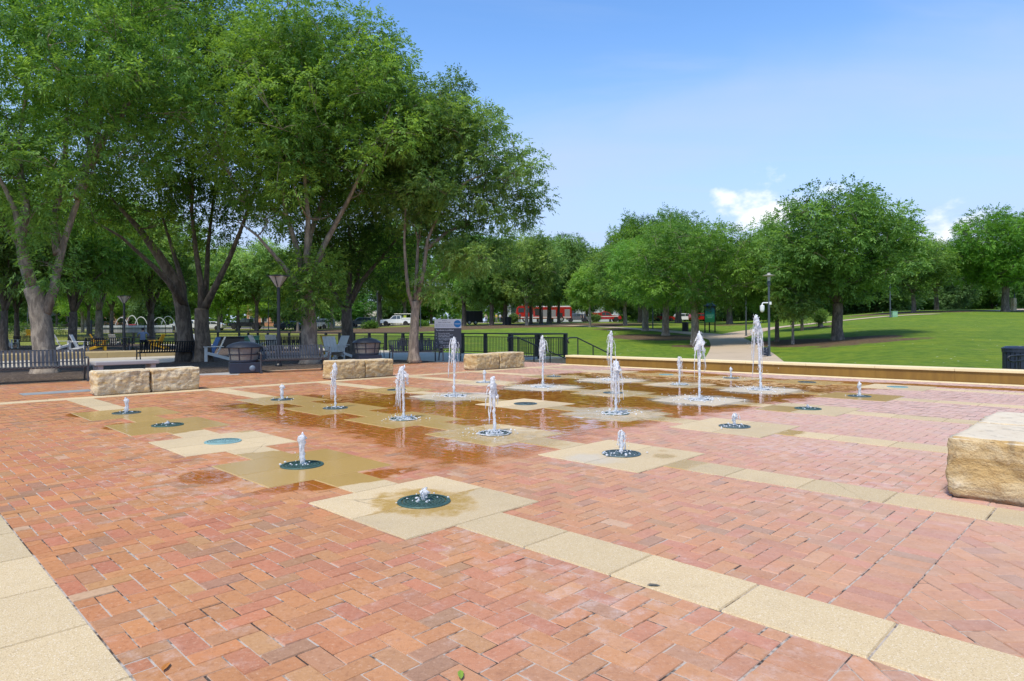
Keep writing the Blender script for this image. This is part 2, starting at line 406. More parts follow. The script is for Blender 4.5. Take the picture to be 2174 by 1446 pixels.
def mat_glass(name, col=(.03, .04, .045), rough=.06):
    m, t, b = newmat(name); g = G(t)
    g.put(b.inputs['Base Color'], g.mix(g.noise(g.obj(), 3, 3), col, tuple(c * 1.8 for c in col)))
    b.inputs['Roughness'].default_value = rough; b.inputs['Specular IOR Level'].default_value = .7
    return m

BRICK, JOINT, SLAB = mat_brick(), mat_joint(), mat_slab()
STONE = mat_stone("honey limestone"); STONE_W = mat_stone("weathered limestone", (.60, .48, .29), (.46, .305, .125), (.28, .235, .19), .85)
GRASS, MULCH, WALLM, WATER = mat_grass(), mat_mulch(), mat_wall(), mat_water()
CAP = mat_concrete("pale concrete cap", (.74, .61, .36), .2); CONC = mat_concrete("walkway concrete", (.47, .41, .31), .3)
PATHM = mat_concrete("tan path concrete", (.46, .36, .25), .35, .5); GREYC = mat_concrete("grey concrete", (.36, .35, .34), .3)
ASPH = mat_concrete("asphalt", (.075, .073, .072), .3)
BARK = mat_bark("grey brown bark", (.17, .135, .105), (.36, .295, .225), (.38, .29, .19))
BARKD = mat_bark("dark bark", (.085, .066, .050), (.20, .158, .12), (.21, .165, .12))
LEAF_A = mat_leaf("ash leaf", (.040, .138, .016), (.31, .54, .070), .54)
LEAF_B = mat_leaf("oak leaf", (.036, .125, .020), (.25, .46, .060), .48)
LEAF_C = mat_leaf("light leaf", (.060, .185, .020), (.35, .54, .070), .50)
LEAF_D = mat_leaf("dark wood leaf", (.038, .120, .026), (.17, .335, .062), .45)  # deeper green foliage of the wood trees
BLACK = pm("black powder coated steel", (.012, .014, .018), .42, .3, 12, .1, 80)
NAVY = pm("dark blue black steel", (.017, .024, .042), .42, .25, 10, .1, 80)
BENCHG = pm("sky lit bench steel", (.048, .050, .057), .42, .25, 12, .1, 80)  # sky light on the front benches is put into this paler grey
WHITEP = pm("white painted plank", (.72, .70, .64), .6, .08, 5, .1, 60, dirt=.25)
YELLOWP = pm("yellow painted plank", (.72, .40, .015), .6, .1, 5, .1, 60, dirt=.1)
BLUEP = pm("blue painted plank", (.06, .14, .30), .6, .1, 5, .1, 60)
GLASS = mat_glass("dark vehicle glass")
TYRE = pm("tyre rubber", (.018, .018, .019), .85, .2, 20)
STEEL = pm("galvanised steel", (.42, .44, .45), .45, .12, 9, .1, 50, .6)
# ------------------------------------------------------------------ mesh helpers
def tagp(o, label=None, cat=None, group=None, kind=None):
    if label: o['label'] = label
    if cat: o['category'] = cat
    if group: o['group'] = group
    if kind: o['kind'] = kind
    return o
def thing(name, label, cat, loc=(0, 0, 0), rotz=0.0, group=None):
    o = bpy.data.objects.new(name, None); C.objects.link(o)
    o.location = loc; o.rotation_euler = (0, 0, rotz); o.empty_display_size = .2
    return tagp(o, label, cat, group)
def copy_tree(o, parent=None):
    c = o.copy(); C.objects.link(c)
    if parent is not None: c.parent = parent
    for ch in list(o.children): copy_tree(ch, c)
    return c
def npmesh(name, V, Fq, mats, parent=None, smooth=False, attrs=None, nper=4, loc=None, rotz=None):
    """V (n,3), Fq (m,nper) -> object; attrs: {name: (type, array on points)}"""
    V = np.asarray(V, np.float32).reshape(-1, 3); Fq = np.asarray(Fq, np.int32).reshape(-1, nper)
    me = bpy.data.meshes.new(name)
    me.vertices.add(len(V)); me.vertices.foreach_set('co', V.ravel())
    me.loops.add(Fq.size); me.loops.foreach_set('vertex_index', Fq.ravel())
    me.polygons.add(len(Fq)); me.polygons.foreach_set('loop_start', np.arange(0, Fq.size, nper, dtype=np.int32))
    if attrs:
        for an, (ty, arr) in attrs.items():
            a = me.attributes.new(an, ty, 'POINT')
            if ty == 'FLOAT': a.data.foreach_set('value', np.asarray(arr, np.float32).ravel())
            else: a.data.foreach_set('color', np.asarray(arr, np.float32).ravel())
    me.update(calc_edges=True); me.validate()
    me.polygons.foreach_set('use_smooth', np.full(len(me.polygons), bool(smooth)))
    o = bpy.data.objects.new(name, me); C.objects.link(o)
    for m in (mats if isinstance(mats, (list, tuple)) else [mats]): me.materials.append(m)
    if parent is not None: o.parent = parent
    if loc is not None: o.location = loc
    if rotz is not None: o.rotation_euler = (0, 0, rotz)
    return o
class MB:
    def __init__(s): s.v = []; s.f = []; s.mi = []
    def add(s, vs, fs, mi=0):
        k = len(s.v); s.v += [tuple(p) for p in vs]
        s.f += [tuple(i + k for i in f) for f in fs]; s.mi += [mi] * len(fs); return s
    def box(s, c, d, rz=0.0, rx=0.0, ry=0.0, ch=0.0, mi=0):
        """box centred at c with size d, optional chamfer ch"""
        M = Matrix.Translation(c) @ Matrix.Rotation(rz, 4, 'Z') @ Matrix.Rotation(ry, 4, 'Y') @ Matrix.Rotation(rx, 4, 'X')
        x, y, z = d[0] / 2, d[1] / 2, d[2] / 2
        if not ch:
            vs = [(a * x, b * y, c_ * z) for a in (-1, 1) for b in (-1, 1) for c_ in (-1, 1)]
            fs = [(0, 1, 3, 2), (4, 6, 7, 5), (0, 4, 5, 1), (2, 3, 7, 6), (0, 2, 6, 4), (1, 5, 7, 3)]
            return s.add([M @ Vector(p) for p in vs], fs, mi)
        b = bmesh.new(); bmesh.ops.create_cube(b, size=1)
        for v in b.verts: v.co = Vector((v.co.x * d[0], v.co.y * d[1], v.co.z * d[2]))
        bmesh.ops.bevel(b, geom=b.edges[:], offset=ch, segments=2, affect='EDGES', profile=.6)
        b.verts.index_update()
        s.add([M @ v.co for v in b.verts], [[v.index for v in f.verts] for f in b.faces], mi); b.free(); return s
    def tube(s, pts, r, n=8, cap=True, mi=0, flat=None):
        pts = [Vector(p) for p in pts]; m = len(pts)
        if not isinstance(r, (list, tuple)): r = [r] * m
        vs, fs = [], []
        up = Vector((0, 0, 1))
        prev = None
        for i, p in enumerate(pts):
            t = (pts[min(i + 1, m - 1)] - pts[max(i - 1, 0)])
            if t.length < 1e-9: t = Vector((0, 0, 1))
            t.normalize()
            if prev is None:
                a = up if abs(t.z) < .9 else Vector((1, 0, 0)); e1 = t.cross(a).normalized()
            else:
                e1 = (prev - t * prev.dot(t)); e1 = e1.normalized() if e1.length > 1e-6 else t.orthogonal().normalized()
            prev = e1; e2 = t.cross(e1)
            for k in range(n):
                an = 2 * math.pi * k / n
                vs.append(p + (e1 * math.cos(an) + e2 * math.sin(an) * (flat or 1)) * r[i])
        for i in range(m - 1):
            for k in range(n):
                a, b = i * n + k, i * n + (k + 1) % n
                fs.append((a, b, b + n, a + n))
        if cap: fs.append(tuple(range(n - 1, -1, -1))); fs.append(tuple(range((m - 1) * n, m * n)))
        return s.add(vs, fs, mi)
    def lathe(s, prof, n=16, c=(0, 0, 0), mi=0, cap=True):
        vs, fs = [], []; m = len(prof)
        for (r, z) in prof:
            for k in range(n):
                a = 2 * math.pi * k / n; vs.append((c[0] + r * math.cos(a), c[1] + r * math.sin(a), c[2] + z))
        for i in range(m - 1):
            for k in range(n):
                a, b = i * n + k, i * n + (k + 1) % n; fs.append((a, b, b + n, a + n))
        if cap: fs.append(tuple(range(n - 1, -1, -1))); fs.append(tuple(range((m - 1) * n, m * n)))
        return s.add(vs, fs, mi)
    def prism(s, poly, y0, y1, inset=0.0, mi=0):
        """side profile poly [(x,z)...] extruded along y from y0 to y1 (top narrower by inset per unit handled outside)"""
        n = len(poly)
        vs = [(x, y0, z) for x, z in poly] + [(x, y1, z) for x, z in poly]
        fs = [tuple(range(n)), tuple(range(2 * n - 1, n - 1, -1))] + [(i, i + n, (i + 1) % n + n, (i + 1) % n) for i in range(n)]
        return s.add(vs, fs, mi)
    def sphere(s, c, r, sc=(1, 1, 1), sub=1, mi=0, jit=0.0):
        b = bmesh.new(); bmesh.ops.create_icosphere(b, subdivisions=sub, radius=1); b.verts.index_update()
        s.add([(c[0] + v.co.x * r * sc[0] * (1 + jit * rnd.uniform(-1, 1)), c[1] + v.co.y * r * sc[1] * (1 + jit * rnd.uniform(-1, 1)), c[2] + v.co.z * r * sc[2] * (1 + jit * rnd.uniform(-1, 1))) for v in b.verts],
              [[v.index for v in f.verts] for f in b.faces], mi); b.free(); return s
    def build(s, name, mats, parent=None, smooth=False, loc=None, rotz=None, angle=None):
        me = bpy.data.meshes.new(name); me.from_pydata(s.v, [], s.f)
        ms = mats if isinstance(mats, (list, tuple)) else [mats]
        for m in ms: me.materials.append(m)
        if len(ms) > 1: me.polygons.foreach_set('material_index', s.mi)
        b = bmesh.new(); b.from_mesh(me); bmesh.ops.recalc_face_normals(b, faces=b.faces); b.to_mesh(me); b.free()
        if smooth:
            me.polygons.foreach_set('use_smooth', [True] * len(me.polygons))
            if angle is not None: me.set_sharp_from_angle(angle=angle)
        o = bpy.data.objects.new(name, me); C.objects.link(o)
        if parent is not None: o.parent = parent
        if loc is not None: o.location = loc
        if rotz is not None: o.rotation_euler = (0, 0, rotz)
        return o

# ------------------------------------------------------------------ terrain
def lin(a, b, st): return np.arange(a, b, st)
gx = np.concatenate([lin(-1200, -200, 100), lin(-200, -80, 10), lin(-80, -30, 2.5), lin(-30, 60, .75), lin(60, 110, 2.0), lin(110, 220, 10), lin(220, 1300, 90)])
gy = np.concatenate([lin(-400, -40, 60), lin(-40, 8, 6), lin(8, 80, .75), lin(80, 140, 2.0), lin(140, 260, 10), lin(260, 2600, 130)])
GX, GY = np.meshgrid(gx, gy); GZ = terrain(GX, GY)
SU, SV = xy2uv(GX, GY)
pit = (1 - sstep(0, 2.2, np.maximum(0, np.maximum(np.maximum(15.9 - SU, SU - 19.6), np.maximum(11.0 - SV, SV - 14.6)))))
GZ = GZ * (1 - pit) + np.minimum(GZ, -1.12) * pit
soil = np.zeros_like(GZ); dry = np.zeros_like(GZ)
def soil_patch(px, py, rx, ry, val=1.0):
    """worn bare earth round a trunk, an ellipse on the ground in metres"""
    c = drop(px, py); d = np.sqrt(((GX - c.x) / rx) ** 2 + ((GY - c.y) / ry) ** 2)
    np.maximum(soil, val * (1 - sstep(.55, 1.25, d)), out=soil)
for a in ((1395, 716, 4.6, 5.0), (1345, 699, 6, 4, .7), (1475, 735, 2.0, 1.6), (1660, 728, 3.4, 3.6), (1775, 724, 4.6, 3.4), (1850, 726, 5.0, 1.8, .62), (1925, 664, 9, 5), (1742, 694, 2, 2),
          (1130, 691, 17, 9), (1050, 693, 14, 8), (1230, 688, 14, 8), (970, 697, 12, 8), (860, 700, 14, 9), (720, 702, 16, 10), (1480, 690, 6, 4, .5), (2110, 660, 6, 5, .7), (1560, 690, 4, 4, .6)):
    soil_patch(*a)
left = (1 - sstep(-26, -10, GX)) * sstep(38, 46, GY)
soil = np.maximum(soil, left * (1 - sstep(52, 66, GY)) * .62)
soil = np.maximum(soil, (1 - sstep(-10, 4, GX)) * sstep(78, 100, GY) * .45 * (1 - sstep(112, 125, GY)))
dry = np.maximum(left * .7, sstep(60, 120, GY) * .45 * (1 - sstep(10, 40, GX)))
nx, ny = len(gx), len(gy)
idx = np.arange(nx * ny).reshape(ny, nx)
quads = np.stack([idx[:-1, :-1], idx[:-1, 1:], idx[1:, 1:], idx[1:, :-1]], -1).reshape(-1, 4)
lawn = npmesh("lawn", np.stack([GX, GY, GZ], -1), quads, GRASS, smooth=True, attrs={'soil': ('FLOAT', soil), 'dry': ('FLOAT', dry)})
tagp(lawn, kind='structure')
def drape(name, pts, mat, lift=.03, step=.6, width=None, kind='structure'):
    """a strip along pts=[(x,y,w)...] laid on the terrain"""
    P = []
    for (a, b) in zip(pts[:-1], pts[1:]):
        n = max(1, int(math.dist(a[:2], b[:2]) / step))
        for k in range(n): P.append([a[i] + (b[i] - a[i]) * k / n for i in range(3)])
    P.append(list(pts[-1])); P = np.array(P)
    for _ in range(4): P[1:-1] = (P[:-2] + P[1:-1] * 2 + P[2:]) / 4
    T = np.gradient(P[:, :2], axis=0); T /= np.linalg.norm(T, axis=1)[:, None] + 1e-9
    N = np.stack([-T[:, 1], T[:, 0]], 1); K = 7
    V = []
    for k in range(K):
        q = P[:, :2] + N * P[:, 2:3] * (k / (K - 1) - .5)
        V.append(np.c_[q, terrain(q[:, 0], q[:, 1]) + lift])
    V = np.stack(V, 1); n = len(P); ii = np.arange(n * K).reshape(n, K)
    q = np.stack([ii[:-1, :-1], ii[:-1, 1:], ii[1:, 1:], ii[1:, :-1]], -1).reshape(-1, 4)
    o = npmesh(name, V, q, mat, smooth=True); tagp(o, kind=kind); return o
def path_px(l): return [(*drop(px, py)[:2], w) for px, py, w in l]
drape("path", path_px([(1577, 775, 3.9), (1570, 757, 3.8), (1565, 745, 3.5), (1556, 733, 3.1), (1543, 721, 2.9), (1505, 711.5, 2.9), (1450, 706.5, 2.7), (1400, 702.5, 2.5), (1330, 697, 2.3), (1220, 691.5, 2.1), (1120, 689.5, 2.0)]), PATHM, .035)
drape("path", path_px([(1535, 722, 2.6), (1575, 708, 3.2), (1640, 696.5, 2.5), (1760, 684, 2.2), (1880, 672.5, 2.0), (1990, 667, 1.8)]), PATHM, .04)
drape("path", path_px([(1600, 667.5, 2.2), (1660, 665.5, 2.2), (1760, 662, 2.0)]), PATHM, .04)
drape("path", path_px([(2110, 661, 2.6), (2174, 657.5, 2.6), (2300, 652, 2.6)]), PATHM, .04)
drape("road", [(-230, 133, 9), (-90, 131, 9), (-20, 130, 9), (40, 130, 9), (80, 136, 9), (140, 150, 9)], ASPH, .05, 3.0)
drape("pavement", [(-230, 122, 3), (-90, 121, 3), (-20, 121, 3), (5, 122, 3)], CONC, .05, 3.0)

# ------------------------------------------------------------------ plaza paving (local u,v coordinates)
PU, PV = 2.54118, 1.87789
PADS = [(i, j) for i in range(5) for j in range(6)]
HALF = .61
PLZ = (-6.0, 15.25, -7.0, 15.7)     # u0,u1,v0,v1
STRIP = (10.48, 10.86)
bands = [(-2.72, -2.27)] + [(j * PU - .21, j * PU + .21) for j in range(6)]
wetpoly = np.array([guv(*q) for q in ((455, 862), (520, 850), (600, 838), (700, 838), (780, 828), (880, 836), (1000, 838), (1110, 806), (1180, 794), (1290, 786), (1400, 786), (1500, 792), (1640, 803), (1800, 815),
                                      (1905, 822), (1800, 832), (1720, 845), (1600, 865), (1450, 892), (1330, 908), (1235, 925), (1180, 950), (1100, 968), (1030, 985), (930, 990), (850, 962), (790, 940), (720, 915), (600, 905), (520, 888))])
def wetness(u, v):
    p = np.stack([np.ravel(u), np.ravel(v)], 1).astype(float)
    a = wetpoly; b = np.roll(a, -1, 0)
    d2 = np.full(len(p), 1e9); ins = np.zeros(len(p), bool)
    for (ax, ay), (bx, by) in zip(a, b):
        ex, ey = bx - ax, by - ay
        t = np.clip(((p[:, 0] - ax) * ex + (p[:, 1] - ay) * ey) / (ex * ex + ey * ey), 0, 1)
        d2 = np.minimum(d2, (p[:, 0] - ax - t * ex) ** 2 + (p[:, 1] - ay - t * ey) ** 2)
        cnd = (ay > p[:, 1]) != (by > p[:, 1])
        with np.errstate(divide='ignore', invalid='ignore'):
            xin = ex * (p[:, 1] - ay) / (by - ay) + ax
        ins ^= cnd & (p[:, 0] < xin)
    d = np.sqrt(d2) * np.where(ins, 1, -1)
    w = .5 + np.clip(d / 1.6, -.5, .5)
    for (px, py, ru, rv) in ((190, 880, .38, .55), (265, 905, .34, .5), (440, 1012, .30, .42), (640, 1030, .5, .2), (800, 1008, .5, .2), (690, 1030, .35, .2), (1770, 815, 1.2, 2.4), (1990, 820, .35, 3.2), (2080, 823, .3, 2.6)):
        cu_, cv_ = guv(px, py); w = np.maximum(w, .8 * (1 - sstep(.4, 1.3, np.sqrt(((p[:, 0] - cu_) / ru) ** 2 + ((p[:, 1] - cv_) / rv) ** 2))))
    return w.reshape(np.shape(u))
FOAM = {}
for (i_, j_), f_ in (((0, 1), .0), ((1, 1), .5), ((1, 2), .62), ((3, 2), .85), ((1, 3), 1.0), ((2, 3), .5), ((3, 3), 1.0), ((4, 3), .5), ((1, 4), 1.0), ((2, 4), .6), ((3, 4), 1.05), ((2, 1), .3), ((2, 5), .3)):
    FOAM[(i_, j_)] = f_
def foam_at(u, v):
    f = np.zeros(np.shape(u))
    for (i_, j_), s_ in FOAM.items():
        r = np.hypot((u - j_ * 2.54118) / 1.0, (v - i_ * 1.87789) / .9); f = np.maximum(f, s_ * (1 - sstep(.55, 1.35, r)))
    return f
def clip_half(poly, a, b, c):          # keep a*x+b*y<=c
    out_ = []
    n = len(poly)
    for i in range(n):
        p, q = poly[i], poly[(i + 1) % n]
        dp, dq = a * p[0] + b * p[1] - c, a * q[0] + b * q[1] - c
        if dp <= 0: out_.append(p)
        if dp * dq < 0:
            t = dp / (dp - dq); out_.append((p[0] + (q[0] - p[0]) * t, p[1] + (q[1] - p[1]) * t))
    return out_
def area(poly): return .5 * sum(poly[i - 1][0] * poly[i][1] - poly[i][0] * poly[i - 1][1] for i in range(len(poly)))
def subtract(poly, r):
    u0, u1, v0, v1 = r; res = []; rem = poly
    for (a, b, c) in ((1, 0, u0), (-1, 0, -u1), (0, 1, v0), (0, -1, -v1)):
        o_ = clip_half(rem, a, b, c)
        if len(o_) > 2 and abs(area(o_)) > 2e-5: res.append(o_)
        rem = clip_half(rem, -a, -b, -c)
        if len(rem) < 3: break
    return res
G_ = .006
keep = [(j * PU - HALF - G_, j * PU + HALF + G_, i * PV - HALF - G_, i * PV + HALF + G_) for i, j in PADS]
keep += [(a - G_, b + G_, PLZ[2], STRIP[0]) for a, b in bands]
keep += [(PLZ[0], PLZ[1], STRIP[0] - G_, STRIP[1] + G_), (14.62, 15.3, PLZ[2], 11.1)]
plate_c = guv(122, 833); keep.append((plate_c[0] - .62, plate_c[0] + .62, plate_c[1] - .28, plate_c[1] + .28))
keep = np.array(keep)
SOLD = (-3.035, -2.80)
polys = []
BW = .1036
def grid_bricks(x0, x1, y0, y1):
    n0, n1, m0, m1 = int(x0 / BW) - 2, int(x1 / BW) + 2, int(y0 / BW) - 2, int(y1 / BW) + 2
    for x in range(n0, n1):
        for y in range(m0, m1):
            k = (x - y) % 4
            if k == 0: yield (x * BW, (x + 2) * BW, y * BW, (y + 1) * BW)
            elif k == 3: yield (x * BW, (x + 1) * BW, y * BW, (y + 2) * BW)
gp = .0021
def emit(poly):
    """clip against the slabs"""
    todo = [poly]
    xs = [p[0] for p in poly]; ys = [p[1] for p in poly]
    hit = np.nonzero((keep[:, 0] < max(xs)) & (keep[:, 1] > min(xs)) & (keep[:, 2] < max(ys)) & (keep[:, 3] > min(ys)))[0]
    for h in hit:
        nxt = []
        for q in todo: nxt += subtract(q, keep[h])
        todo = nxt
    polys.extend(todo)
for (a, b, c, d) in grid_bricks(PLZ[0], PLZ[1], SOLD[1], PLZ[3]):
    a, b, c, d = max(a, PLZ[0]), min(b, PLZ[1]), max(c, SOLD[1]), min(d, PLZ[3])
    if b - a < .012 or d - c < .012: continue
    w = gp * rnd.uniform(.2, 2.0); jx, jy = rnd.gauss(0, .0011), rnd.gauss(0, .0011); a += jx; b += jx; c += jy; d += jy
    emit([(a + w, c + w), (b - w, c + w), (b - w, d - w), (a + w, d - w)])
k = PLZ[0]
while k < PLZ[1]:
    w = gp * rnd.uniform(.5, 1.4); emit([(k + w, SOLD[0] + w), (k + BW - w, SOLD[0] + w), (k + BW - w, SOLD[1] - w), (k + w, SOLD[1] - w)]); k += BW
cs = math.sqrt(.5)
for (a, b, c, d) in grid_bricks(-9.5, 9.5, -15.5, 6.5):
    w = gp * rnd.uniform(.5, 1.5)
    q = [((x - y) * cs + 2.0, (x + y) * cs - 0.0) for x, y in ((a + w, c + w), (b - w, c + w), (b - w, d - w), (a + w, d - w))]
    if max(p[1] for p in q) < PLZ[2] or min(p[1] for p in q) > SOLD[0] or max(p[0] for p in q) < PLZ[0] or min(p[0] for p in q) > 9: continue
    for h in ((0, 1, SOLD[0] - .003), (0, -1, -PLZ[2]), (-1, 0, -PLZ[0])):
        q = clip_half(q, *h)
        if len(q) < 3: break
    if len(q) >= 3 and abs(area(q)) > 2e-5: emit(q)
# brick mesh: a top face with a worn arris round it
PAL = [((.44, .185, .066), 34), ((.46, .208, .074), 28), ((.43, .158, .082), 22), ((.40, .140, .080), 9), ((.455, .232, .098), 10), ((.34, .185, .088), 9), ((.26, .155, .095), 4), ((.50, .33, .21), 1)]
pal_c = [c for c, _ in PAL]; pal_w = [w for _, w in PAL]
V, Fc, TN, PL = [], [], [], []
sizes = []
for q in polys:
    if area(q) < 0: q = q[::-1]
    cx_, cy_ = sum(p[0] for p in q) / len(q), sum(p[1] for p in q) / len(q)
    X_, Y_ = uv2xy(cx_, cy_); dist = math.hypot(X_, Y_)
    col = rnd.choices(pal_c, pal_w)[0]; j1 = rnd.uniform(.92, 1.08); col = tuple(c * .68 + q * .32 for c, q in zip(col, (.43, .182, .082))); col = tuple(min(1, c * j1 * rnd.uniform(.95, 1.05)) for c in col)
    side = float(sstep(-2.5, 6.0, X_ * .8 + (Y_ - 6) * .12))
    z0 = rnd.gauss(0, .0009); tx, ty = rnd.gauss(0, .006), rnd.gauss(0, .006)
    n = len(q); base = len(V)
    ch = .004 if dist < 11 else 0
    if ch:
        wr = max(0, rnd.uniform(-.35, .75))
        for (x, y) in q:
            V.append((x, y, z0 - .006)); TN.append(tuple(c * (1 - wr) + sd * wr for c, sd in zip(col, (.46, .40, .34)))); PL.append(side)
        for (x, y) in q:
            ddx, ddy = cx_ - x, cy_ - y; L = math.hypot(ddx, ddy) + 1e-9; f = min(.45, ch * 1.5 / L)
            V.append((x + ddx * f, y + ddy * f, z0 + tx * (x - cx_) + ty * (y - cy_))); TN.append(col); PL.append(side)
        Fc.append(tuple(base + n + i for i in range(n)))
        for i in range(n): Fc.append((base + i, base + (i + 1) % n, base + n + (i + 1) % n, base + n + i))
    else:
        for (x, y) in q:
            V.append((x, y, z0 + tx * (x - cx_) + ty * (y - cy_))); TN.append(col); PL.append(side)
        Fc.append(tuple(range(base, base + n)))
me = bpy.data.meshes.new("plaza_paving"); me.from_pydata(V, [], Fc)
Va = np.array(V)
a_ = me.attributes.new('tone', 'FLOAT_COLOR', 'POINT'); a_.data.foreach_set('color', np.c_[np.array(TN), np.ones(len(V))].astype(np.float32).ravel())
a_ = me.attributes.new('wet', 'FLOAT', 'POINT'); a_.data.foreach_set('value', wetness(Va[:, 0], Va[:, 1]).astype(np.float32))
a_ = me.attributes.new('foam', 'FLOAT', 'POINT'); a_.data.foreach_set('value', foam_at(Va[:, 0], Va[:, 1]).astype(np.float32))
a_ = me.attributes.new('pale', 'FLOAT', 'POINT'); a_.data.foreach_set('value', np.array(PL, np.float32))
me.materials.append(BRICK)
o = bpy.data.objects.new("plaza_paving", me); C.objects.link(o); o.location = (*P00, 0); o.rotation_euler = (0, 0, GRID_ROT); tagp(o, kind='structure')
# bedding sand under the bricks
bu, bv = np.meshgrid(np.arange(PLZ[0], PLZ[1] + .01, .25), np.arange(PLZ[2], PLZ[3] + .01, .25))
ii = np.arange(bu.size).reshape(bu.shape); q4 = np.stack([ii[:-1, :-1], ii[:-1, 1:], ii[1:, 1:], ii[1:, :-1]], -1).reshape(-1, 4)
o = npmesh("plaza_bedding", np.stack([bu, bv, bu * 0 - .0045], -1), q4, JOINT, attrs={'wet': ('FLOAT', wetness(bu, bv))}, loc=(*P00, 0), rotz=GRID_ROT); tagp(o, kind='structure')

# pads and bands: chamfered slabs, subdivided so that the wet patches follow their own outline
pw = {(0, 0): (0, 0), (1, 0): (.88, 0), (2, 0): (.05, 0), (3, 0): (.85, 0), (4, 0): (.8, 0), (0, 1): (.38, .38), (1, 1): (.55, .42), (2, 1): (.8, .18), (3, 1): (.85, .1), (4, 1): (.75, .15),
      (0, 2): (.30, .25), (1, 2): (.62, .42), (2, 2): (.25, .1), (3, 2): (.55, .68), (4, 2): (.6, .15), (0, 3): (.3, .05), (1, 3): (.4, .88), (2, 3): (.6, .5), (3, 3): (.4, .85), (4, 3): (.4, .45),
      (0, 4): (.8, 0), (1, 4): (.4, .9), (2, 4): (.55, .5), (3, 4): (.4, .95), (4, 4): (.75, .1), (0, 5): (.08, 0), (1, 5): (.7, .05), (2, 5): (.5, .25), (3, 5): (.6, .2), (4, 5): (.4, .1)}
SV_, SF_, SW_, SFm, ST_ = [], [], [], [], []
def slab(u0, u1, v0, v1, fn, step=.055, zt=.004):
    nu, nv = max(2, int((u1 - u0) / step)), max(2, int((v1 - v0) / step))
    e = .006
    us = np.concatenate([[u0], np.linspace(u0 + e, u1 - e, nu), [u1]]); vs = np.concatenate([[v0], np.linspace(v0 + e, v1 - e, nv), [v1]])
    U, Vv = np.meshgrid(us, vs); Z = np.full(U.shape, zt)
    Z[0, :] = Z[-1, :] = -.007; Z[:, 0] = Z[:, -1] = -.007
    base = sum(len(x) for x in SV_)
    k = np.arange(U.size).reshape(U.shape) + base
    SV_.append(np.stack([U, Vv, Z], -1).reshape(-1, 3)); SF_.append(np.stack([k[:-1, :-1], k[:-1, 1:], k[1:, 1:], k[1:, :-1]], -1).reshape(-1, 4))
    w, f = fn(U, Vv); SW_.append(np.broadcast_to(w, U.shape).ravel()); SFm.append(np.broadcast_to(f, U.shape).ravel()); ST_.append(np.full(U.size, rnd.random()))
for (i, j) in PADS:
    cu0, cv0 = j * PU, i * PV; bw, bf = pw[(i, j)]
    def fn(U, Vv, cu0=cu0, cv0=cv0, bw=bw, bf=bf, i=i, j=j):
        r = np.hypot(U - cu0, Vv - cv0)
        w = np.full(U.shape, bw) + .12 * np.sin(U * 3.1 + i) * np.cos(Vv * 2.7 + j)
        f = foam_at(U, Vv)
        if (i, j) == (0, 0):
            w = .56 * (1 - sstep(.30, .56, np.hypot((U - cu0) * 1.0, (Vv - cv0 - .0) * .82)))
            w = np.maximum(w, .52 * (1 - sstep(.01, .05, np.abs(Vv - cv0 - .0))) * (1 - sstep(.52, .62, np.abs(U - cu0))))
        if (i, j) == (2, 0): w = .55 * sstep(.1, .5, U - cu0) * sstep(.1, .6, Vv - cv0)
        if (i, j) == (0, 1): w = .2 + .55 * np.exp(-((U - cu0 - .2) ** 2 + (Vv - cv0 + .38) ** 2) / .02) + .35 * np.exp(-((U - cu0 - .42) ** 2 + (Vv - cv0 + .2) ** 2) / .01); f = .95 * np.exp(-((U - cu0 + .40) ** 2 / .06 + (Vv - cv0 - .1) ** 2 / .10)) + .12
        if (i, j) == (0, 3): w = .85 * (sstep(0, .05, Vv - cv0)) * (1 - sstep(-.05, .1, U - cu0 - .1))
        if (i, j) == (0, 2): w = .22 + .3 * np.exp(-r ** 2 / .08); f = .3 + 0 * r
        return np.clip(w, 0, 1), np.clip(f, 0, 1)
    h = .0022
    slab(cu0 - HALF, cu0 + HALF, cv0 - HALF, cv0 - h, fn); slab(cu0 - HALF, cu0 + HALF, cv0 + h, cv0 + HALF, fn)
def bandfn(U, Vv):
    return np.clip(wetness(U, Vv) * .95, 0, 1), foam_at(U, Vv)
for bi, (a, b) in enumerate(bands):
    if bi == 0:
        cuts = [PLZ[2]] + [(-6.74 + .62 * k) for k in range(0, 28)] + [STRIP[0]]
        for c, d in zip(cuts[:-1], cuts[1:]):
            if d - c > .05: slab(a, b, c + .003, d - .003, lambda U, Vv: (0 * U, 0 * U), .08)
        continue
    c = -HALF
    while c > PLZ[2]:
        d = max(PLZ[2], c - .62)
        def bf0(U, Vv, bi=bi):
            w, f = bandfn(U, Vv)
            if bi in (2, 3): w = np.maximum(w, .75 * (1 - sstep(-.62, -.3, -Vv - 1.05 + .0 * U)) if False else .7 * np.exp(-((Vv + .72) / .22) ** 2))
            return w, f
        slab(a, b, d + .003, c - .003, bf0, .08); c -= .62
    for i in range(4):
        def bfn(U, Vv, bi=bi, i=i):
            w, f = bandfn(U, Vv)
            if bi == 1 and i == 0: w = .8 * sstep(.80, .86, Vv + .1 * U)      # link below the second pad: damp with a dry strip
            if bi == 1 and i == 1: w = .75 * (1 - sstep(2.8, 2.9, Vv + .35 * U))
            if bi == 1 and i == 2: w = .75 * sstep(4.75, 4.85, Vv - .3 * U)
            if bi == 1 and i == 3: w = w * 0 + .8
            return w, f
        slab(a, b, i * PV + HALF + .004, (i + 1) * PV - HALF - .004, bfn, .06)
    c = 4 * PV + HALF; e_ = STRIP[0]
    n = 3
    for q in range(n): slab(a, b, c + (e_ - c) * q / n + .003, c + (e_ - c) * (q + 1) / n - .003, bandfn, .1)
k = -5.9
while k < PLZ[1] - .2:
    slab(k + .003, min(k + .91, PLZ[1]) - .003, STRIP[0], STRIP[1], lambda U, Vv: (0 * U, 0 * U), .1); k += .91
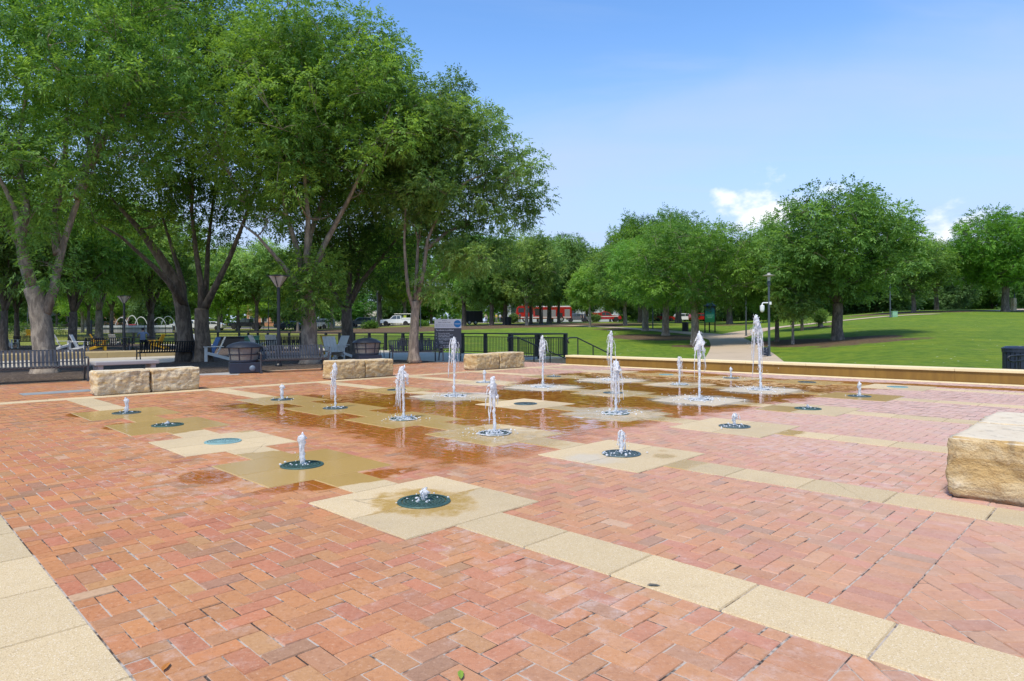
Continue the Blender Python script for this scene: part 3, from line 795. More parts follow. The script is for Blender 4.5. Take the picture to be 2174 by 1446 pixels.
o = npmesh("paving_slabs", np.concatenate(SV_), np.concatenate(SF_), SLAB, attrs={'wet': ('FLOAT', np.concatenate(SW_)), 'foam': ('FLOAT', np.concatenate(SFm)), 'tone': ('FLOAT', np.concatenate(ST_))}, loc=(*P00, 0), rotz=GRID_ROT)
tagp(o, kind='structure')

def uvobj(o): o.location = (P00[0], P00[1], o.location.z); o.rotation_euler = (0, 0, GRID_ROT); return o
# flush utility plate in the bricks
o = thing("access_cover", "flat grey metal plate set flush in the bricks in front of the left bench", "cover", (*uv2xy(*plate_c), 0), GRID_ROT)
MB().box((0, 0, 0), (1.22, .54, .012), ch=.003).build("lid", pm("dull grey plate", (.34, .36, .36), .5, .15, 6, .2, 40, .3, dirt=.4), o)
MB().box((0, .0, -.006), (1.25, .565, .01)).build("frame", pm("dark cover frame", (.09, .085, .08), .7), o)
# white gutter stone and ochre seat wall
def strip_uv(name, u0, u1, v0, v1, z0, z1, mat, ch=.012, nseg=1):
    m = MB()
    for k_ in range(nseg):
        a, b = v0 + (v1 - v0) * k_ / nseg, v0 + (v1 - v0) * (k_ + 1) / nseg
        m.box(((u0 + u1) / 2, (a + b) / 2, (z0 + z1) / 2), (u1 - u0, b - a - .004, z1 - z0), ch=ch)
    return uvobj(m.build(name, mat))
o = strip_uv("gutter", 14.62, 14.93, -8, 11.1, -.2, .012, CAP, .006, 20); tagp(o, kind='structure')
wl = thing("seat_wall", "long low ochre concrete seat wall with pale cap between plaza and lawn", "wall", (*P00, 0), GRID_ROT)
m = MB()
for k_ in range(12):
    a, b = -9 + 20.1 * k_ / 12, -9 + 20.1 * (k_ + 1) / 12
    m.box((15.17, (a + b) / 2, -.24), (.42, b - a - .003, 1.0))
m.build("wall_face", WALLM, wl)
m = MB()
for k_ in range(12):
    a, b = -9 + 20.1 * k_ / 12, -9 + 20.1 * (k_ + 1) / 12
    m.box((15.17, (a + b) / 2, .293), (.50, b - a - .003, .065), ch=.012)
m.build("cap", CAP, wl)
# walkway beyond the plaza, mulch bed under the trees
def flat_poly(name, pts, z, mat, kind='structure', uv=True):
    m = MB(); n = len(pts); m.add([(p[0], p[1], z) for p in pts], [tuple(range(n))]); o_ = m.build(name, mat)
    if uv: uvobj(o_)
    return tagp(o_, kind=kind)
flat_poly("walkway", [(-30, 15.72), (15.3, 15.72), (15.3, 14.75), (19.62, 14.75), (19.62, 60), (8, 60), (8, 31), (-30, 31)], -.004, CONC)
def mound(name, poly, mat, h=.05, step=.35):
    P = np.array(poly, float); u0, v0 = P.min(0); u1, v1 = P.max(0)
    U, Vv = np.meshgrid(np.arange(u0, u1 + step, step), np.arange(v0, v1 + step, step))
    pts = np.stack([U.ravel(), Vv.ravel()], 1); ins = np.zeros(len(pts), bool); d2 = np.full(len(pts), 1e9)
    for a, b in zip(P, np.roll(P, -1, 0)):
        e = b - a; t = np.clip(((pts - a) @ e) / (e @ e), 0, 1); d2 = np.minimum(d2, ((pts - a - t[:, None] * e) ** 2).sum(1))
        cnd = (a[1] > pts[:, 1]) != (b[1] > pts[:, 1])
        with np.errstate(divide='ignore', invalid='ignore'): ins ^= cnd & (pts[:, 0] < e[0] * (pts[:, 1] - a[1]) / e[1] + a[0])
    d = np.sqrt(d2) * np.where(ins, 1, -1)
    nz = np.array([mnoise.noise((x * .9, y * .9, 0)) + .5 * mnoise.noise((x * 3, y * 3, 4)) for x, y in pts])
    Z = np.where(d > 0, h * np.clip(d / 1.0, 0, 1) + .02 * nz * np.clip(d, 0, 1) + .008, -.06 + .05 * np.clip(1 + d / .4, 0, 1))
    k = np.arange(U.size).reshape(U.shape); q = np.stack([k[:-1, :-1], k[:-1, 1:], k[1:, 1:], k[1:, :-1]], -1).reshape(-1, 4)
    q = q[(d[q] > -step * 1.3).all(1)]
    o_ = npmesh(name, np.c_[pts, Z], q, mat, smooth=True, loc=(*P00, 0), rotz=GRID_ROT); return tagp(o_, kind='structure')
mound("mulch_bed", [(-14, 15.85), (12.9, 15.85), (13.3, 17), (12.6, 20), (13.2, 25), (17.6, 33), (17.6, 47), (8.9, 47), (8.3, 31.0), (7.0, 26.0), (5.6, 23.6), (-14, 23.6)], MULCH)
mound("mulch_bed", [(-20, 31.6), (9.0, 31.6), (9.0, 46), (15, 47.0), (15, 60), (-20, 60)], MULCH, .10, .7)
flat_poly("paving_strip", [(guv(405, 797)), (guv(505, 796)), (guv(520, 789)), (guv(425, 789))], .003, GREYC)
for nm, lb, v0, u0, u1 in (("edging_curb", "long tan stone edging in front of the seated person's table", 31.1, -14, 8.6), ("edging_curb", "tan stone edging running behind the far left bench", 32.3, -22, 8.2)):
    t_ = thing(nm, lb, "edging", (*P00, 0), GRID_ROT, "tan edgings of the tree beds")
    m = MB(); n = 14
    for k_ in range(n): m.box((u0 + (u1 - u0) * (k_ + .5) / n, v0, .13), ((u1 - u0) / n - .01, .40, .27), ch=.02)
    m.build("edging", pm("tan edging stone", (.50, .38, .19), .8, .2, 3, .3, 30, dirt=.3), t_)
# stairs down to the lawn
st = thing("stairs", "concrete steps going down to the lawn beside the black handrails", "stairs", (*P00, 0), GRID_ROT)
m = MB(); NS = 7
for k_ in range(NS): m.box((15.4 + .5 * k_ + .25, 12.9, -.15 * k_ - .45 - .075), (.502, 3.3, .9), ch=.01)
m.build("treads", CONC, st)
MB().box((17.5, 14.66, -.56), (4.2, .22, 1.1), ch=.02).box((17.3, 11.16, -.56), (3.4, .16, 1.1), ch=.02).build("cheek_wall", STONE_W, st)
flat_poly("landing", [(18.9, 11.0), (21.5, 10.5), (21.5, 15.5), (18.9, 14.6)], -1.08, CONC)

# ------------------------------------------------------------------ quarry stone blocks
def stone_mesh(L, D, H, seed, rough_front=1.0):
    nx_, ny_, nz_ = int(L / .021), int(D / .03), int(H / .021)
    b = bmesh.new()
    vid = {}
    def vert(i, j, k):
        key = (i, j, k)
        if key not in vid:
            p = Vector(((i / nx_ - .5) * L, (j / ny_ - .5) * D, k / nz_ * H))
            e = [1 - 2 * abs(i / nx_ - .5), 1 - 2 * abs(j / ny_ - .5), 1 - abs(2 * k / nz_ - 1)]
            n = Vector(((0 if 0 < i < nx_ else (1 if i else -1)), (0 if 0 < j < ny_ else (1 if j else -1)), (0 if 0 < k < nz_ else (1 if k else -1))))
            q = p + Vector((seed * 7.3, seed * 3.1, seed * 1.7))
            fr = mnoise.fractal(q * 2.4, .7, 2.1, 4); st_ = mnoise.noise(Vector((q.x * 1.2, q.y * 1.2, q.z * 6)))
            a = fr * .018 + (round(fr * 3.2) / 3.2) * .013 + mnoise.fractal(q * 11, .9, 2.1, 4) * .011 - .022 * max(0, abs(mnoise.noise(q * 4.2)) * -4 + .55) + .010 * round(st_ * 2.5) / 2.5
            amp = 1.0 if n.y or n.x else .0
            if n.z > 0: amp = .16
            if n.z < 0: amp = .5
            if n.length > 1.1:
                p -= n * (.014 + .018 * abs(mnoise.noise(q * 7)))
                amp = .6 if n.z <= 0 else .35
            nn = n.normalized() if n.length else n
            p += nn * a * amp
            if n.y and abs(n.z) < .5: p += Vector((0, n.y, 0)) * .022 * math.sin(math.pi * k / nz_)
            vid[key] = b.verts.new(p)
        return vid[key]
    for i in range(nx_):
        for j in range(ny_):
            for k in (0, nz_):
                f = [vert(i, j, k), vert(i + 1, j, k), vert(i + 1, j + 1, k), vert(i, j + 1, k)]
                b.faces.new(f if k else f[::-1])
    for i in range(nx_):
        for k in range(nz_):
            for j in (0, ny_):
                f = [vert(i, j, k), vert(i + 1, j, k), vert(i + 1, j, k + 1), vert(i, j, k + 1)]
                b.faces.new(f if not j else f[::-1])
    for j in range(ny_):
        for k in range(nz_):
            for i in (0, nx_):
                f = [vert(i, j, k), vert(i, j, k + 1), vert(i, j + 1, k + 1), vert(i, j + 1, k)]
                b.faces.new(f if not i else f[::-1])
    me_ = bpy.data.meshes.new("stone_block"); b.to_mesh(me_); b.free()
    me_.polygons.foreach_set('use_smooth', [True] * len(me_.polygons))
    return me_
def stone(u, v, L, D, H, seed, label, mat, turn=0.0):
    o_ = bpy.data.objects.new("stone_block", stone_mesh(L, D, H, seed)); C.objects.link(o_); o_.data.materials.append(mat)
    o_.location = (*uv2xy(u, v), -.004); o_.rotation_euler = (0, 0, GRID_ROT + turn)
    tagp(o_, label, "stone block", "limestone seat blocks round the fountain")
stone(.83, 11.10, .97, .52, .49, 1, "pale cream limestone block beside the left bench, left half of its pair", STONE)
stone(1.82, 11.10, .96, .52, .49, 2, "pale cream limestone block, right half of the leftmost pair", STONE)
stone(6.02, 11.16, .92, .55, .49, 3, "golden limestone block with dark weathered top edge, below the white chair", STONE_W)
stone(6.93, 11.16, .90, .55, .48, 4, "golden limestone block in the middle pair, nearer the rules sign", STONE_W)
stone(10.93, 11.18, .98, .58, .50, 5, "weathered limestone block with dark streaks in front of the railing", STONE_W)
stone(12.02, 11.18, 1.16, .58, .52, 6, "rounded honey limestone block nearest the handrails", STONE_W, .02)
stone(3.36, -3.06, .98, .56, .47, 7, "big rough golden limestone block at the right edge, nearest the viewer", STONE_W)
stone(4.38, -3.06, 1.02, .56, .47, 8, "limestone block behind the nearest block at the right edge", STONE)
# ------------------------------------------------------------------ ground fountains
PATINA = pm("green bronze patina", (.050, .110, .095), .5, .3, 14, .3, 90, .35, dirt=.35)
PATINA_D = pm("dark wet bronze", (.085, .125, .125), .35, .3, 14, .3, 90, .4)
PATINA_L = pm("pale turquoise bronze", (.22, .37, .36), .6, .2, 14, .3, 90, .2)
HOLE = pm("drain hole black", (.018, .022, .024), .8)
def grate_mesh():
    m = MB(); R = .200
    m.lathe([(R - .03, .010), (R - .004, .010), (R, .006), (R, -.006), (R - .03, -.006)], 40, mi=0, cap=False)
    for r, w in ((.148, .007), (.120, .006), (.088, .007), (.052, .02)):
        m.lathe([(r - w, .008), (r + w, .008), (r + w, -.004), (r - w, -.004)], 36, mi=0, cap=False)
    for k in range(24):
        a = 2 * math.pi * k / 24; r0, r1 = (.06, .172) if k % 2 else (.088, .172)
        m.box((math.cos(a) * (r0 + r1) / 2, math.sin(a) * (r0 + r1) / 2, .003), (r1 - r0, .011, .009), rz=a, mi=0)
    m.lathe([(.172, -.003), (.001, -.003)], 36, mi=1, cap=False)
    m.lathe([(.03, -.002), (.03, .014), (.014, .016), (.012, .004)], 16, mi=0, cap=False)
    return m
_g0 = grate_mesh()
def noisy_tube(m, pts, rr, n=8, seed=0.0, amp=.25):
    """water strand: a tube whose radius wanders"""
    k = len(m.v); m.tube(pts, rr, n)
    c = [Vector(p) for p in pts]
    for q in range(k, len(m.v)):
        i = min((q - k) // n, len(c) - 1); p = Vector(m.v[q]); d = p - c[i]
        f = 1 + amp * mnoise.noise(p * 34 + Vector((seed, seed * 2, 0))) * 1.6
        m.v[q] = tuple(c[i] + d * f)
def lerp_r(t, keys):
    for (a, ra), (b, rb) in zip(keys[:-1], keys[1:]):
        if t <= b: return ra + (rb - ra) * (t - a) / (b - a + 1e-9)
    return keys[-1][1]
def sheet(m, c, r, h, seed, arc=(0, 2 * math.pi), holes=.3):
    """thin torn umbrella of water falling back round the jet"""
    n, k = 26, 9; vs, fs = [], []
    for i in range(k):
        t = i / (k - 1)
        for j in range(n):
            a = arc[0] + (arc[1] - arc[0]) * j / (n - 1)
            rr = r * (math.sin(min(1, t * 1.35) * math.pi / 2) * (1 - .25 * t)) * (1 + .28 * mnoise.noise((math.cos(a) * 2, math.sin(a) * 2, t * 2 + seed)))
            vs.append((c[0] + rr * math.cos(a), c[1] + rr * math.sin(a), c[2] - h * t * (1 + .2 * mnoise.noise((a * 2, t, seed + 5)))))
    for i in range(k - 1):
        for j in range(n - 1):
            if mnoise.noise((j * .35, i * .5, seed + 9)) + (i / k) * .55 > holes: continue
            q = i * n + j; fs.append((q, q + 1, q + n + 1, q + n))
    m.add(vs, fs)
def jet(parent, h, seed, lean=(0, 0), head=1.0, strands=6, dome=False, spread=.09, rad=.014, drops=30, foam=0.0):
    r = random.Random(seed); spread *= 1.05
    def axis(t): return Vector((lean[0] * t * t * h, lean[1] * t * t * h, h * t))
    n = max(6, int(h / .025)); m = MB()
    ts = [i / n for i in range(n + 1)]
    top_r = rad * (1.5 + .8 * head) if h > .2 else rad * 1.9
    keys = [(0, rad * 1.1), (.45, rad), (.68, rad * 1.25), (.84, top_r), (.95, top_r * .8), (1, rad * .35)]
    noisy_tube(m, [axis(t) + Vector((r.uniform(-1, 1), r.uniform(-1, 1), 0)) * .005 * t + Vector((mnoise.noise((t * 4, seed, 0)), mnoise.noise((t * 4, seed, 7)), 0)) * .022 * t * t for t in ts], [lerp_r(t, keys) * r.uniform(.9, 1.3) * (1 + .25 * t * mnoise.noise((t * 9, seed, 1))) for t in ts], 10, seed, .6)
    m.build("water_column", WATER, parent, smooth=True)
    s = MB()
    # crown of lumps near the head
    for _ in range(int((9 + 10 * head) * min(1, .35 + h))):
        t = r.uniform(.62, .99); a = r.uniform(0, 6.28); d = spread * .42 * head * r.uniform(.2, 1) * (1.15 - t) * 2.2
        p = axis(t) + Vector((math.cos(a) * d, math.sin(a) * d, 0)); q = r.uniform(.006, .016) * (.7 + .5 * min(1, h))
        s.sphere(p, q, (r.uniform(.6, 1.1), r.uniform(.6, 1.1), r.uniform(1.0, 2.6)), 1, jit=.22)
    # strands thrown off the head and falling
    spread *= 1.0
    fav = [r.uniform(0, 6.28), r.uniform(0, 6.28), r.uniform(0, 6.28)]
    for k in range(strands):
        a = r.choice(fav) + r.gauss(0, .55); t0 = r.uniform(.72, .97); z0 = h * t0; drop_ = r.uniform(.18, .85) * z0; w = spread * r.uniform(.35, 1.25)
        nn = 12; pts, rr = [], []
        i0 = 0 if r.random() < .45 else r.randint(2, 6)
        for i in range(i0, nn):
            tt = i / (nn - 1)
            p = axis(t0) + Vector((math.cos(a), math.sin(a), 0)) * (w * math.sqrt(tt) * (1 - .12 * tt)) + Vector((0, 0, .02 * math.sin(tt * math.pi) - drop_ * tt * tt))
            pts.append(p + Vector((r.gauss(0, .004), r.gauss(0, .004), 0))); rr.append(r.uniform(.0024, .0070) * (.6 + .8 * math.sin(math.pi * (tt * .8 + .15))))
        if len(pts) > 2: noisy_tube(s, pts, rr, 6, seed + k, .7)
    if dome: sheet(s, axis(.985), spread * 1.0, h * .34, seed, holes=.12)
    else: sheet(s, axis(.95), spread * .62 * head, h * .26, seed, holes=-.02)
    for _ in range(int(drops * 2.2)):
        a = r.choice(fav) + r.gauss(0, 1.0); t = r.random() ** .8; d = spread * (.25 + 1.9 * abs(r.gauss(0, .6)) * (1.15 - t))
        s.sphere(axis(t) + Vector((math.cos(a) * d, math.sin(a) * d, 0)), r.uniform(.002, .0055), (1, 1, r.uniform(.9, 2.2)), 1)
    s.build("falling_spray", WATER, parent, smooth=True)["kind"] = "stuff"
    # splash crown at the foot
    f = MB()
    for _ in range(int(12 + 190 * foam)):
        a = r.uniform(0, 6.28); d = abs(r.gauss(0, .10 + .26 * foam)) + .02
        f.sphere((math.cos(a) * d, math.sin(a) * d, .012 + r.random() ** 3 * (.02 + .05 * foam)), r.uniform(.003, .010), (1.6, 1.6, r.uniform(.4, 1.3)), 1)
    if foam > .1:
        for ring in range(2):
            pts = []
            for k in range(40):
                a = 2 * math.pi * k / 39; d = (.10 + .09 * ring) * (1 + .35 * mnoise.noise((math.cos(a) * 1.5, math.sin(a) * 1.5, seed + ring))) * (.8 + foam * .6)
                pts.append((math.cos(a) * d, math.sin(a) * d, .013 + .006 * mnoise.noise((a, seed, 3))))
            noisy_tube(f, pts, [.006 * (1 + .7 * mnoise.noise((k * .5, seed, ring))) for k in range(40)], 6, seed, .8)
    f.build("splash", WATER, parent, smooth=True)["kind"] = "stuff"
PH = lambda i, j, ytop: 0
FOUNT = {  # (row, column): (label, top pixel, lean, kind)
 (0, 0): ("low bubbling jet on the nearest pale slab, wet halo round its green grate", 1041, (0, 0), 'bubble'),
 (1, 0): ("short straight jet on the soaked dark ochre slab behind the nearest one", 923, (.02, 0), 'short'),
 (2, 0): ("dry turquoise grate on a pale slab, no water rising", None, (0, 0), 'off_light'),
 (3, 0): ("dark grate with tiny water nub on soaked slab left of the dry turquoise grate", 897, (0, 0), 'nub'),
 (4, 0): ("short thick jet at the far left, in front of the left limestone blocks", 846, (0, 0), 'short'),
 (0, 1): ("short splitting jet on the pale slab with a small rusty puddle", 915, (.03, 0), 'arc'),
 (1, 1): ("leaning jet with a side stream falling to the left of its grey grate", 800, (-.03, 0), 'lean'),
 (2, 1): ("ragged waist-high jet in front of the middle limestone pair's right end", 778, (-.02, 0), 'ragged'),
 (3, 1): ("slim jet with a drooping head in front of the middle limestone pair's left end", 770, (0, 0), 'medium'),
 (4, 1): ("short jet at the left rim of the big puddle, behind a wet slab", 817, (-.01, 0), 'short'),
 (0, 2): ("curling short jet on the dry beige slab right of the wet area", 878, (.05, 0), 'arc'),
 (1, 2): ("frothy tall jet in the centre with a dark rimmed grate", 766, (0, 0), 'frothy'),
 (2, 2): ("dark dry grate on a beige slab among the puddles, without a jet", None, (0, 0), 'off_dark'),
 (3, 2): ("tall jet rising in front of the grey rules sign", 715, (0, 0), 'tall'),
 (4, 2): ("grey green grate on a wet slab partly hidden behind the ragged jet", None, (0, 0), 'off_dark'),
 (0, 3): ("grate with a tiny water nub on a slab with one wet corner", 861, (0, 0), 'nub'),
 (1, 3): ("tall jet with a clear glassy dome of water at its top", 703, (0, 0), 'dome'),
 (2, 3): ("grate half hidden behind the frothy central jet, no jet of its own", None, (0, 0), 'off_dark'),
 (3, 3): ("tall thin jet rising in front of the black stair railing", 712, (0, 0), 'tall'),
 (4, 3): ("low stub of a jet behind the leaning jet, in front of the right limestone pair", 786, (0, 0), 'short'),
 (0, 4): ("short jet on the soaked slab farthest right, near the ochre wall", 812, (0, 0), 'short'),
 (1, 4): ("tallest jet, torn sideways, rising in front of the lawn lamp post", 668, (-.06, 0), 'tallest'),
 (2, 4): ("medium jet with a trailing left veil in front of the ochre wall", 757, (-.02, 0), 'medium'),
 (3, 4): ("tall jet standing directly behind the frothy central one", 702, (0, 0), 'tall'),
 (4, 4): ("tiny water nub on the far puddle in front of the stairs", 797, (0, 0), 'nub'),
 (0, 5): ("pale dry grate far right close to the gutter of the ochre wall", None, (0, 0), 'off_light'),
 (1, 5): ("dry grate in the brown puddle below the ochre wall, right of the tallest jet", None, (0, 0), 'off_dark'),
 (2, 5): ("small pointed jet between the dome jet and the tallest jet, near the wall", 780, (-.02, 0), 'short'),
 (3, 5): ("pale green grate in the shallow puddle behind the medium jet, no water rising", None, (0, 0), 'off_light'),
}
G_ME = {}
for (i, j), (lb, ytop, lean, kd) in FOUNT.items():
    x, y = uv2xy(j * PU, i * PV)
    t = thing("ground_fountain", lb, "fountain", (x, y, .004), GRID_ROT, "ground fountains in the plaza grid")
    mt = {'off_light': PATINA_L, 'bubble': PATINA, 'off_dark': PATINA_D}.get(kd, PATINA if (i + j) % 3 == 0 else PATINA_D)
    if (i, j) in ((1, 0),): mt = PATINA
    if mt.name not in G_ME:
        g_ = _g0.build("grate", [mt, HOLE], t); G_ME[mt.name] = g_.data
    else:
        g_ = bpy.data.objects.new("grate", G_ME[mt.name]); C.objects.link(g_); g_.parent = t
    if ytop is None: continue
    t['category'] = "fountain"
    a, b = ray(CX + x / y * F_PX, ytop); h = CAM_H + b * y
    cg, sg = math.cos(-GRID_ROT), math.sin(-GRID_ROT); ln = (lean[0] * cg, lean[0] * sg)
    sd = 31 * i + 7 * j + 3
    fo = pw[(i, j)][1]
    if kd == 'bubble': jet(t, h, sd, ln, 1.2, 7, spread=.045, rad=.016, drops=8)
    elif kd == 'nub': jet(t, max(.03, h), sd, ln, .6, 2, spread=.03, rad=.014, drops=4)
    elif kd == 'short': jet(t, h, sd, ln, .5, 4, spread=.035, rad=.019, drops=10, foam=fo * .4)
    elif kd == 'arc': jet(t, h, sd, ln, .8, 7, spread=.06, rad=.014, drops=12, foam=.1)
    elif kd == 'lean': jet(t, h, sd, ln, 1.1, 8, spread=.10, rad=.014, drops=26, foam=.4)
    elif kd == 'ragged': jet(t, h, sd, ln, 1.8, 15, spread=.11, rad=.014, drops=50, foam=.3)
    elif kd == 'medium': jet(t, h, sd, ln, 1.0, 8, spread=.085, rad=.014, drops=34, foam=fo * .6)
    elif kd == 'frothy': jet(t, h, sd, ln, 1.9, 16, spread=.10, rad=.017, drops=70, foam=.5)
    elif kd == 'tall': jet(t, h, sd, ln, 1.0, 11, spread=.13, rad=.017, drops=44, foam=fo)
    elif kd == 'dome': jet(t, h, sd, ln, .5, 8, dome=True, spread=.125, rad=.017, drops=30, foam=fo)
    elif kd == 'tallest': jet(t, h, sd, ln, 1.6, 16, spread=.12, rad=.018, drops=130, foam=fo)

# ------------------------------------------------------------------ benches
def make_bench(name, label, width, mat, loc, rot):
    """black steel strap bench, faces local -Y"""
    t = thing(name, label, "bench", loc, rot, "black steel benches under the trees")
    w = width; n = int(w / .082)
    prof_s = [(-.27, .385), (-.285, .415), (-.25, .44), (-.1, .425), (.08, .42), (.16, .425)]
    prof_b = [(.16, .425), (.20, .47), (.225, .60), (.262, .74), (.30, .83), (.335, .845)]
    for nm, pr in (("seat", prof_s), ("backrest", prof_b)):
        m = MB()
        for k in range(n):
            x = -w / 2 + w * (k + .5) / n
            for (y0, z0), (y1, z1) in zip(pr[:-1], pr[1:]):
                d = math.hypot(y1 - y0, z1 - z0); an = math.atan2(z1 - z0, y1 - y0)
                m.box((x, (y0 + y1) / 2, (z0 + z1) / 2), (.050, d + .008, .009), rx=an)
        if nm == "seat": m.tube([(-w / 2, -.27, .395), (w / 2, -.27, .395)], .016, 6).tube([(-w / 2, .15, .41), (w / 2, .15, .41)], .016, 6)
        else: m.tube([(-w / 2, .215, .53), (w / 2, .215, .53)], .014, 6).tube([(-w / 2, .335, .84), (w / 2, .335, .84)], .017, 6)
        m.build(nm, mat, t)
    for sx in (-1, 1):
        m = MB(); x = sx * (w / 2 + .02)
        m.tube([(x, -.30, 0), (x, -.27, .40), (x, -.30, .60), (x, -.24, .645), (x, .10, .635), (x, .25, .64)], .024, 6)
        m.tube([(x, .30, 0), (x, .19, .42), (x, .335, .845)], .024, 6)
        m.tube([(x, -.27, .40), (x, .19, .42)], .02, 6)
        m.box((x, -.30, .012), (.07, .10, .024)).box((x, .30, .012), (.07, .10, .024))
        m.build("side_frame", mat, t)
    return t
def face_cam(x, y, off=0.0): return math.atan2(y, x) - math.pi / 2 + off
def ground_z(x, y):
    u, v = xy2uv(x, y)
    if -14 < u < 12.8 and 16.0 < v < 23.4 or 8.5 < u < 17 and 23 < v < 46: return .055
    if v > 31.8 and u < 9 and v < 60: return .10
    return max(0.0, float(terrain(x, y))) if (u < 19.6 and v < 66) else float(terrain(x, y))
def flat_at(px, py):
    x, y = gnd(px, py, 0.04); return x, y, ground_z(x, y)
for (px, py, w, mat, off, lb) in (
    (50, 811, 2.55, BENCHG, 0.08, "long dark bench at the far left edge, in front of the fat pale trunk"),
    (622, 786, 2.0, BENCHG, .30, "black slatted bench between the near fire lantern and the white chair"),
    (884, 768, 1.9, BENCHG, .25, "black bench in front of the slim trunk left of the rules sign"),
    (352, 770, 1.8, BLACK, math.pi + .25, "black bench seen from behind, left of the twin dark trunks"),
    (228, 752, 1.9, NAVY, math.pi + .1, "dark blue bench seen from behind, in front of a yellow chair"),
    (66, 738, 1.9, NAVY, math.pi - .1, "small distant bench behind the far left tan edging"),
    (604, 764, 2.1, BLACK, .1, "second black bench standing just behind the bench beside the fire lantern"),
    (612, 741.5, 1.7, BLACK, math.pi, "black bench against the railing, behind the black lamp post"),
    (880, 744, 1.8, BLACK, .1, "black bench behind the slim trunk, close to the railing"),
    (178, 733, 1.8, BLACK, .1, "distant black bench just right of the fat pale trunk"),):
    x, y, z = flat_at(px, py); make_bench("park_bench", lb, w, mat, (x, y, z), face_cam(x, y, off)).scale = (1, 1, .94)
# metal armchair seen from the side
x, y, z = flat_at(800, 757); t = thing("metal_armchair", "single black metal armchair seen from the side, right of the farther fire lantern", "chair", (x, y, z), face_cam(x, y, 1.25))
m = MB(); [m.box((-.25 + .5 * (k + .5) / 7, -.02, .43), (.045, .46, .01)) for k in range(7)]; m.build("seat", BLACK, t)
m = MB(); [m.box((-.25 + .5 * (k + .5) / 7, .27, .66), (.045, .01, .46), rx=-.22) for k in range(7)]; m.tube([(-.27, .32, .88), (.27, .32, .88)], .015, 6); m.build("backrest", BLACK, t)
for sx in (-1, 1): MB().tube([(sx * .27, -.26, 0), (sx * .27, -.23, .43), (sx * .27, -.25, .62), (sx * .27, .25, .64)], .017, 6).tube([(sx * .27, .30, 0), (sx * .27, .21, .43), (sx * .27, .32, .88)], .017, 6).build("leg", BLACK, t)

# ------------------------------------------------------------------ low lounge chairs with slatted backs
def make_adirondack(label, mat, loc, rot, group):
    t = thing("garden_chair", label, "chair", loc, rot, group)
    m = MB()
    for k in range(4): m.box((-.20 + .133 * k, .22, .60), (.125, .022, .78), rx=-.42, ch=.004)
    m.box((0, .19, .50), (.52, .03, .07), rx=-.42).box((0, .30, .78), (.50, .03, .06), rx=-.42)
    m.build("backrest", mat, t)
    m = MB()
    for k in range(5): m.box((0, -.28 + .105 * k, .365 - .03 * k), (.53, .095, .022), rx=-.28, ch=.003)
    m.build("seat", mat, t)
    for sx in (-1, 1):
        MB().box((sx * .33, -.06, .575), (.13, .72, .024), ch=.004).build("armrest", mat, t)
        MB().box((sx * .29, -.33, .285), (.03, .11, .57)).build("leg", mat, t)
        MB().box((sx * .265, .10, .215), (.028, .98, .11), rx=-.30).build("leg", mat, t)
    return t
for (px, py, mat, off, lb) in (
    (456, 768, WHITEP, -1.5, "grey white slatted chair beside the near fire lantern, turned right"),
    (445, 762, BLUEP, -1.2, "blue garden chair just right of the twin dark trunks"),
    (707, 768, WHITEP, .45, "big white garden chair right of the thick mid trunk"),
    (702, 759, YELLOWP, .9, "yellow garden chair peeping out behind the big white one"),
    (578, 752, WHITEP, 2.9, "pale garden chair with tall back seen left of the black lamp post"),
    (548, 755, WHITEP, 2.0, "white garden chair showing only its tilted back above the fire lantern"),
    (208, 747, YELLOWP, 1.7, "yellow garden chair behind the dark blue bench"),
    (335, 742, YELLOWP, -2.0, "orange yellow garden chair behind the bench seen from behind"),
    (132, 748, WHITEP, 1.7, "white garden chair directly right of the fat pale trunk"),
    (168, 751, WHITEP, 1.3, "white garden chair left of the dark blue bench"),
    (20, 742, WHITEP, 1.0, "white garden chair at the far left picture edge behind a trunk"),
    (62, 722, YELLOWP, 2.8, "small yellow garden chair behind the distant left bench"),
    (243, 735, WHITEP, 2.6, "pale garden chair right of the yellow one, near the lamp"),
    (718, 762, WHITEP, -.9, "white garden chair behind the big white one, turned right"),
    (410, 741, WHITEP, .4, "white garden chair far behind the twin dark trunks"),):
    x, y, z = flat_at(px, py); make_adirondack(lb, mat, (x, y, z), face_cam(x, y, off), "slatted garden chairs under the trees")

# ------------------------------------------------------------------ fire lanterns
MESHM = pm("fire screen mesh", (.20, .19, .17), .6, .25, 30, .5, 300, .2)
def make_firepit(label, loc, rot, knob):
    t = thing("fire_lantern", label, "fire pit", loc, rot, "round fire lanterns under the trees")
    MB().box((0, 0, .16), (.94, .94, .32), ch=.015).box((0, 0, .325), (.88, .88, .02)).build("base", NAVY, t)
    MB().lathe([(.30, .36), (.44, .36), (.455, .42), (.51, .80), (.50, .80), (.44, .44), (.30, .42)], 24, cap=False).build("screen", MESHM, t, smooth=True, angle=.6)
    m = MB()
    for k in range(8):
        a = 2 * math.pi * (k + .5) / 8; m.tube([(math.cos(a) * .45, math.sin(a) * .45, .38), (math.cos(a) * .525, math.sin(a) * .525, .81)], .018, 6)
    m.lathe([(.47, .57), (.495, .57), (.50, .60), (.475, .60)], 24, cap=False).lathe([(.44, .35), (.475, .35), (.475, .40), (.44, .40)], 24, cap=False)
    m.build("frame", NAVY, t)
    MB().lathe([(.56, .795), (.575, .815), (.50, .885), (.34, .955), (.15, .99), (.02, 1.0)], 28).build("lid", NAVY, t, smooth=True, angle=.6)
    MB().tube([(-.12, 0, .985), (-.11, 0, 1.035), (.11, 0, 1.035), (.12, 0, .985)], .014, 6).build("handle", BLACK, t); t.scale = (.9, .9, .92)
    if knob: MB().sphere((.22, -.47, .14), .095, (1, .45, 1), 3).build("gas_valve_cover", pm("blue grey plastic", (.13, .18, .24), .5), t, smooth=True)
